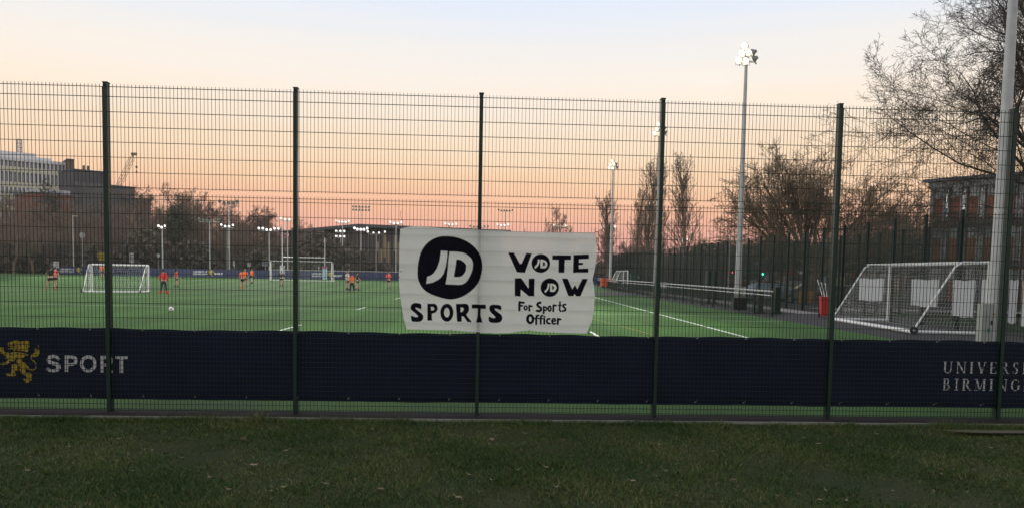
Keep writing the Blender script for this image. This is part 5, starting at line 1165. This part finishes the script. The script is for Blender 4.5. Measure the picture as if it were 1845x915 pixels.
MB().tube([A_1+Vector((1, 0, 0)), (bx+1, 0, bz-6)], .05, 4).build('hoist_rope', crm, cr); MB().box((bx+1, 0, bz-4.3), (.6, .4, .8)).box((bx+1, 0, bz-6), (.4, .4, .7)).build('hook_block', crm, cr)
MB().box((-.4, 0, zb_/2-2), (1.6, 1.6, zb_-4)).build('tower', crm, cr)
MB().box((-1, 0, zb_-4), (4, 2, 2)).build('counterweight', crm, cr); MB().box((-1, 0, 2.2), (6, 3, 2.4)).box((-1, 0, .6), (8, 3.4, 1.2)).build('cab', crm, cr)

# long hall behind the far fence
hall_m = mat('hall_cladding', (.13, .105, .10), .8, 0, (.3, .3, (.09, .075, .075))); 
x0, x1, x2 = at(520, 470, 235).x, at(647, 470, 192).x, at(905, 470, 205).x
hl = thing('sports_hall', 'long dark flat roofed sports hall with warm lit cladding behind the far fence', 'building', (x1, 192, 0)); 
Hh = EYE+(ROTH(647)-411)/ppm(192)
v0 = Vector((x0-x1, 43, 0)); v2 = Vector((x2-x1, 13, 0)); bk = Vector((x2-x1-10, 75, 0))
q = MB(); lo = [v0, Vector((0, 0, 0)), v2, bk]; q.add([tuple(p) for p in lo]+[(p.x, p.y, Hh) for p in lo], [(0,1,5,4),(1,2,6,5),(2,3,7,6),(3,0,4,7),(4,5,6,7)]); q.build('wall', hall_m, hl)
ov = [v0+Vector((-2, -1.5, 0)), Vector((0, -2.2, 0)), v2+Vector((2, -2, 0)), bk]; q = MB(); q.add([(p.x, p.y, Hh+.02) for p in ov]+[(p.x, p.y, Hh+.75) for p in ov], [(3,2,1,0),(0,1,5,4),(1,2,6,5),(2,3,7,6),(3,0,4,7),(4,5,6,7)]); q.build('roof', flatroof, hl)
L2 = v2.length; az2 = math.atan2(v2.y, v2.x); fin = MB().box((0, -.12, Hh/2), (.12, .22, Hh-.1)).mesh('cladding_fin', mat('fin_grey', (.2, .18, .16), .7)); litp = MB().box((0, -.05, 0), (.62, .06, 5.2)).mesh('lit_panel', warm_win)
for i in range(42):
    p = v2*(i+.5)/42; link('cladding_fin', fin, hl, (p.x, p.y, 0), az2)
    if 4 <= i <= 30 and (i*7) % 5 != 1: p2_ = v2*(i+1)/42; link('lit_panel', litp, hl, (p2_.x, p2_.y, Hh-4.2-(i % 3)*1.6), az2)
az0 = math.atan2(-v0.y, -v0.x)
for i in range(30): p = v0*(i+.5)/30; link('cladding_fin', fin, hl, (p.x, p.y, 0), az0)

# brick building at the right edge
Pa, Pb = (at(1669, 500, 60).x, 60), (at(1905, 500, 52.5).x, 52.5); a, rz_, Lw = wall_frame(Pa, Pb); Hr = EYE+(ROTH(1669)-325)/ppm(60)
rb = thing('brick_building', 'red brick building with flat roof and white window strips at the right edge', 'building', a, rz_)
MB().box((Lw/2, 6, Hr/2-.3), (Lw, 11.4, Hr+.4)).build('wall', brick_d, rb); MB().box((Lw/2, 5.9, Hr+.08), (Lw+.9, 12.6, .22)).build('roof', flatroof, rb)
fas = mat('grey_fascia', (.30, .31, .31), .7, 0, (1, .3, (.22, .23, .24)))
MB().box((Lw/2, .26, Hr-.28), (Lw+.3, .5, .5)).build('fascia', fas, rb); MB().box((.1, .2, Hr/2-.3), (.2, .5, Hr-.6)).build('corner_trim', fas, rb)
bwr = Lw/7
for f_ in range(3):
    zb = Hr-3.05-f_*3.0
    MB().box((Lw/2, .20, zb-.16), (Lw-.3, .34, .22)).build('floor_band', mat('dark_band', (.06, .06, .065), .7), rb)
    for i in range(7):
        x = .2+i*bwr
        MB().box((x+bwr*.30, .22, zb+1.0), (bwr*.50, .2, 1.5)).build('brick_panel', brick_m, rb)
        MB().box((x+bwr*.30, .2, zb+2.15), (bwr*.52, .2, .75)).build('top_panel', fas, rb)
        w_ = MB().box((x+bwr*.72, .26, zb+1.3), (bwr*.26, .1, 2.3)).build('window', mat('window_day', (.14, .15, .17), .15), rb)
        MB().box((x+bwr*.57, .2, zb+1.3), (.07, .16, 2.4)).build('frame', fas, w_); MB().box((x+bwr*.87, .2, zb+1.3), (.07, .16, 2.4)).build('frame', fas, w_); MB().box((x+bwr*.72, .21, zb+1.25), (bwr*.28, .1, .06)).build('glazing_bar', fas, w_)
# terrace with shop fronts across the street
tx0, tx1 = at(1336, 490, 118).x, at(1640, 490, 112).x; a, rz_, Lw = wall_frame((tx0, 118), (tx1, 112))
names = [('terrace_house', brick_d)]*1
nh = 9; wq = Lw/nh
for i in range(nh):
    o0 = a+Vector((math.cos(rz_), math.sin(rz_), 0))*wq*i; lab = ['first', 'second', 'third', 'fourth', 'fifth', 'sixth', 'seventh', 'eighth', 'ninth'][i]
    t = thing('shop_house', 'brick shop house across the street, %s from the bright mast end of the row' % lab, 'building', o0, rz_, 'shop houses across the street'); hh_ = 4.6+(i*37 % 5)*.22
    wm = [brick_d, mat('render_wall', (.17, .16, .15), .8), brick_m][i % 3]
    MB().box((wq/2, 4, hh_/2), (wq-.04, 8, hh_)).build('wall', wm, t)
    q = MB(); q.add([(0,-.3,hh_),(wq-.04,-.3,hh_),(wq-.04,8.3,hh_),(0,8.3,hh_),(0,4,hh_+2),(wq-.04,4,hh_+2)], [(0,1,5,4),(2,3,4,5),(0,4,3),(1,2,5)]); q.build('roof', mat('slate', (.06, .058, .065), .8), t)
    MB().box((wq/2, -.1, 2.75), (wq*.9, .2, .55)).build('shop_sign', [mat('sign_red', (.40, .03, .04), .6), sg_m, mat('sign_teal', (.03, .16, .13), .6), mat('sign_grey', (.22, .23, .27), .6)][(i*5+2) % 4], t)
    w_ = MB().box((wq*.38, -.05, 1.35), (wq*.5, .1, 1.7)).build('shop_window', [glass_dark, mat('window_pale', (.35, .38, .42), .3), warm_win][i % 3], t); MB().box((wq*.38, -.11, 1.35), (.06, .05, 1.7)).build('glazing_bar', sg_m, w_)
    dr_ = MB().box((wq*.8, -.05, 1.1), (.85, .1, 2.1)).build('door', mat('door_dark', (.05, .05, .08), .5), t)
    for k_ in (.28, .72): w_ = MB().box((wq*k_, -.04, 3.9), (.9, .08, .95)).build('window', mat('window_pale', (.35, .38, .42), .3), t)
# dark trees behind the side fence on the right
for i, (px, ty, d_, w, lab) in enumerate([(1300,436,112,9,'dark evergreen mass left of the bright mast'), (1372,438,100,8,'dark evergreen right of the bright mast'), (1410,434,104,7,'dark evergreen left of the fan shaped trunk'), (1500,442,98,8,'dark evergreen behind the right fence post'), (1545,430,100,8,'dark evergreen above the goal left end'), (1600,418,96,8,'dark evergreen left of the brick building'), (1640,425,94,6,'dark evergreen touching the brick building')]):
    h = EYE+(ROTH(px)-ty)/ppm(d_); leaf_blob('evergreen_tree', lab, 'tree', (at(px, 480, d_).x, d_, .1), (w, w*.7, h-2.6), 3000, leaf_dark, i+20, .2, lift=2.6)
for i, (px, ty, d_) in enumerate([(1275,425,190),(1320,415,170),(1120,425,230),(1060,428,240),(1205,432,210),(1250,436,180),(1575,350,110),(1625,330,105),(1530,372,120)]):
    h = EYE+(ROTH(px)-ty)/ppm(d_)-.1; s = h/BH[i % 4]; tree(broads[i % 4], (at(px, 480, d_).x, d_, .1), i*1.7, [('small bare tree low on the horizon, '+('right of the rightmost poplar','beside the street lamp and bright mast','left of the twin poplars','right beside the banner edge','right of the fence post and poplars','left of the street lamp head')[i]) if i < 6 else 'bare tree against the sky, '+('close left of','touching','farthest left of')[i-6]+' the right brick building'][0], sc=(s, s, s), group='small bare trees on the right' if px < 1500 else 'bare trees by the brick building')

# ------------------------------------------------------------------ evening haze
hz = bpy.data.materials.new('evening_haze'); hz.use_nodes = True; n_ = hz.node_tree.nodes; n_.clear()
o_ = n_.new('ShaderNodeOutputMaterial'); pv = n_.new('ShaderNodeVolumePrincipled'); pv.inputs['Density'].default_value = .0002; pv.inputs['Color'].default_value = (.95, .93, .92, 1); pv.inputs['Anisotropy'].default_value = .2
hz.node_tree.links.new(pv.outputs[0], o_.inputs['Volume'])
tag(MB().box((0, 180, 24), (700, 600, 51)).build('haze', hz), 'thin evening haze over the pitches', 'haze', kind='stuff')
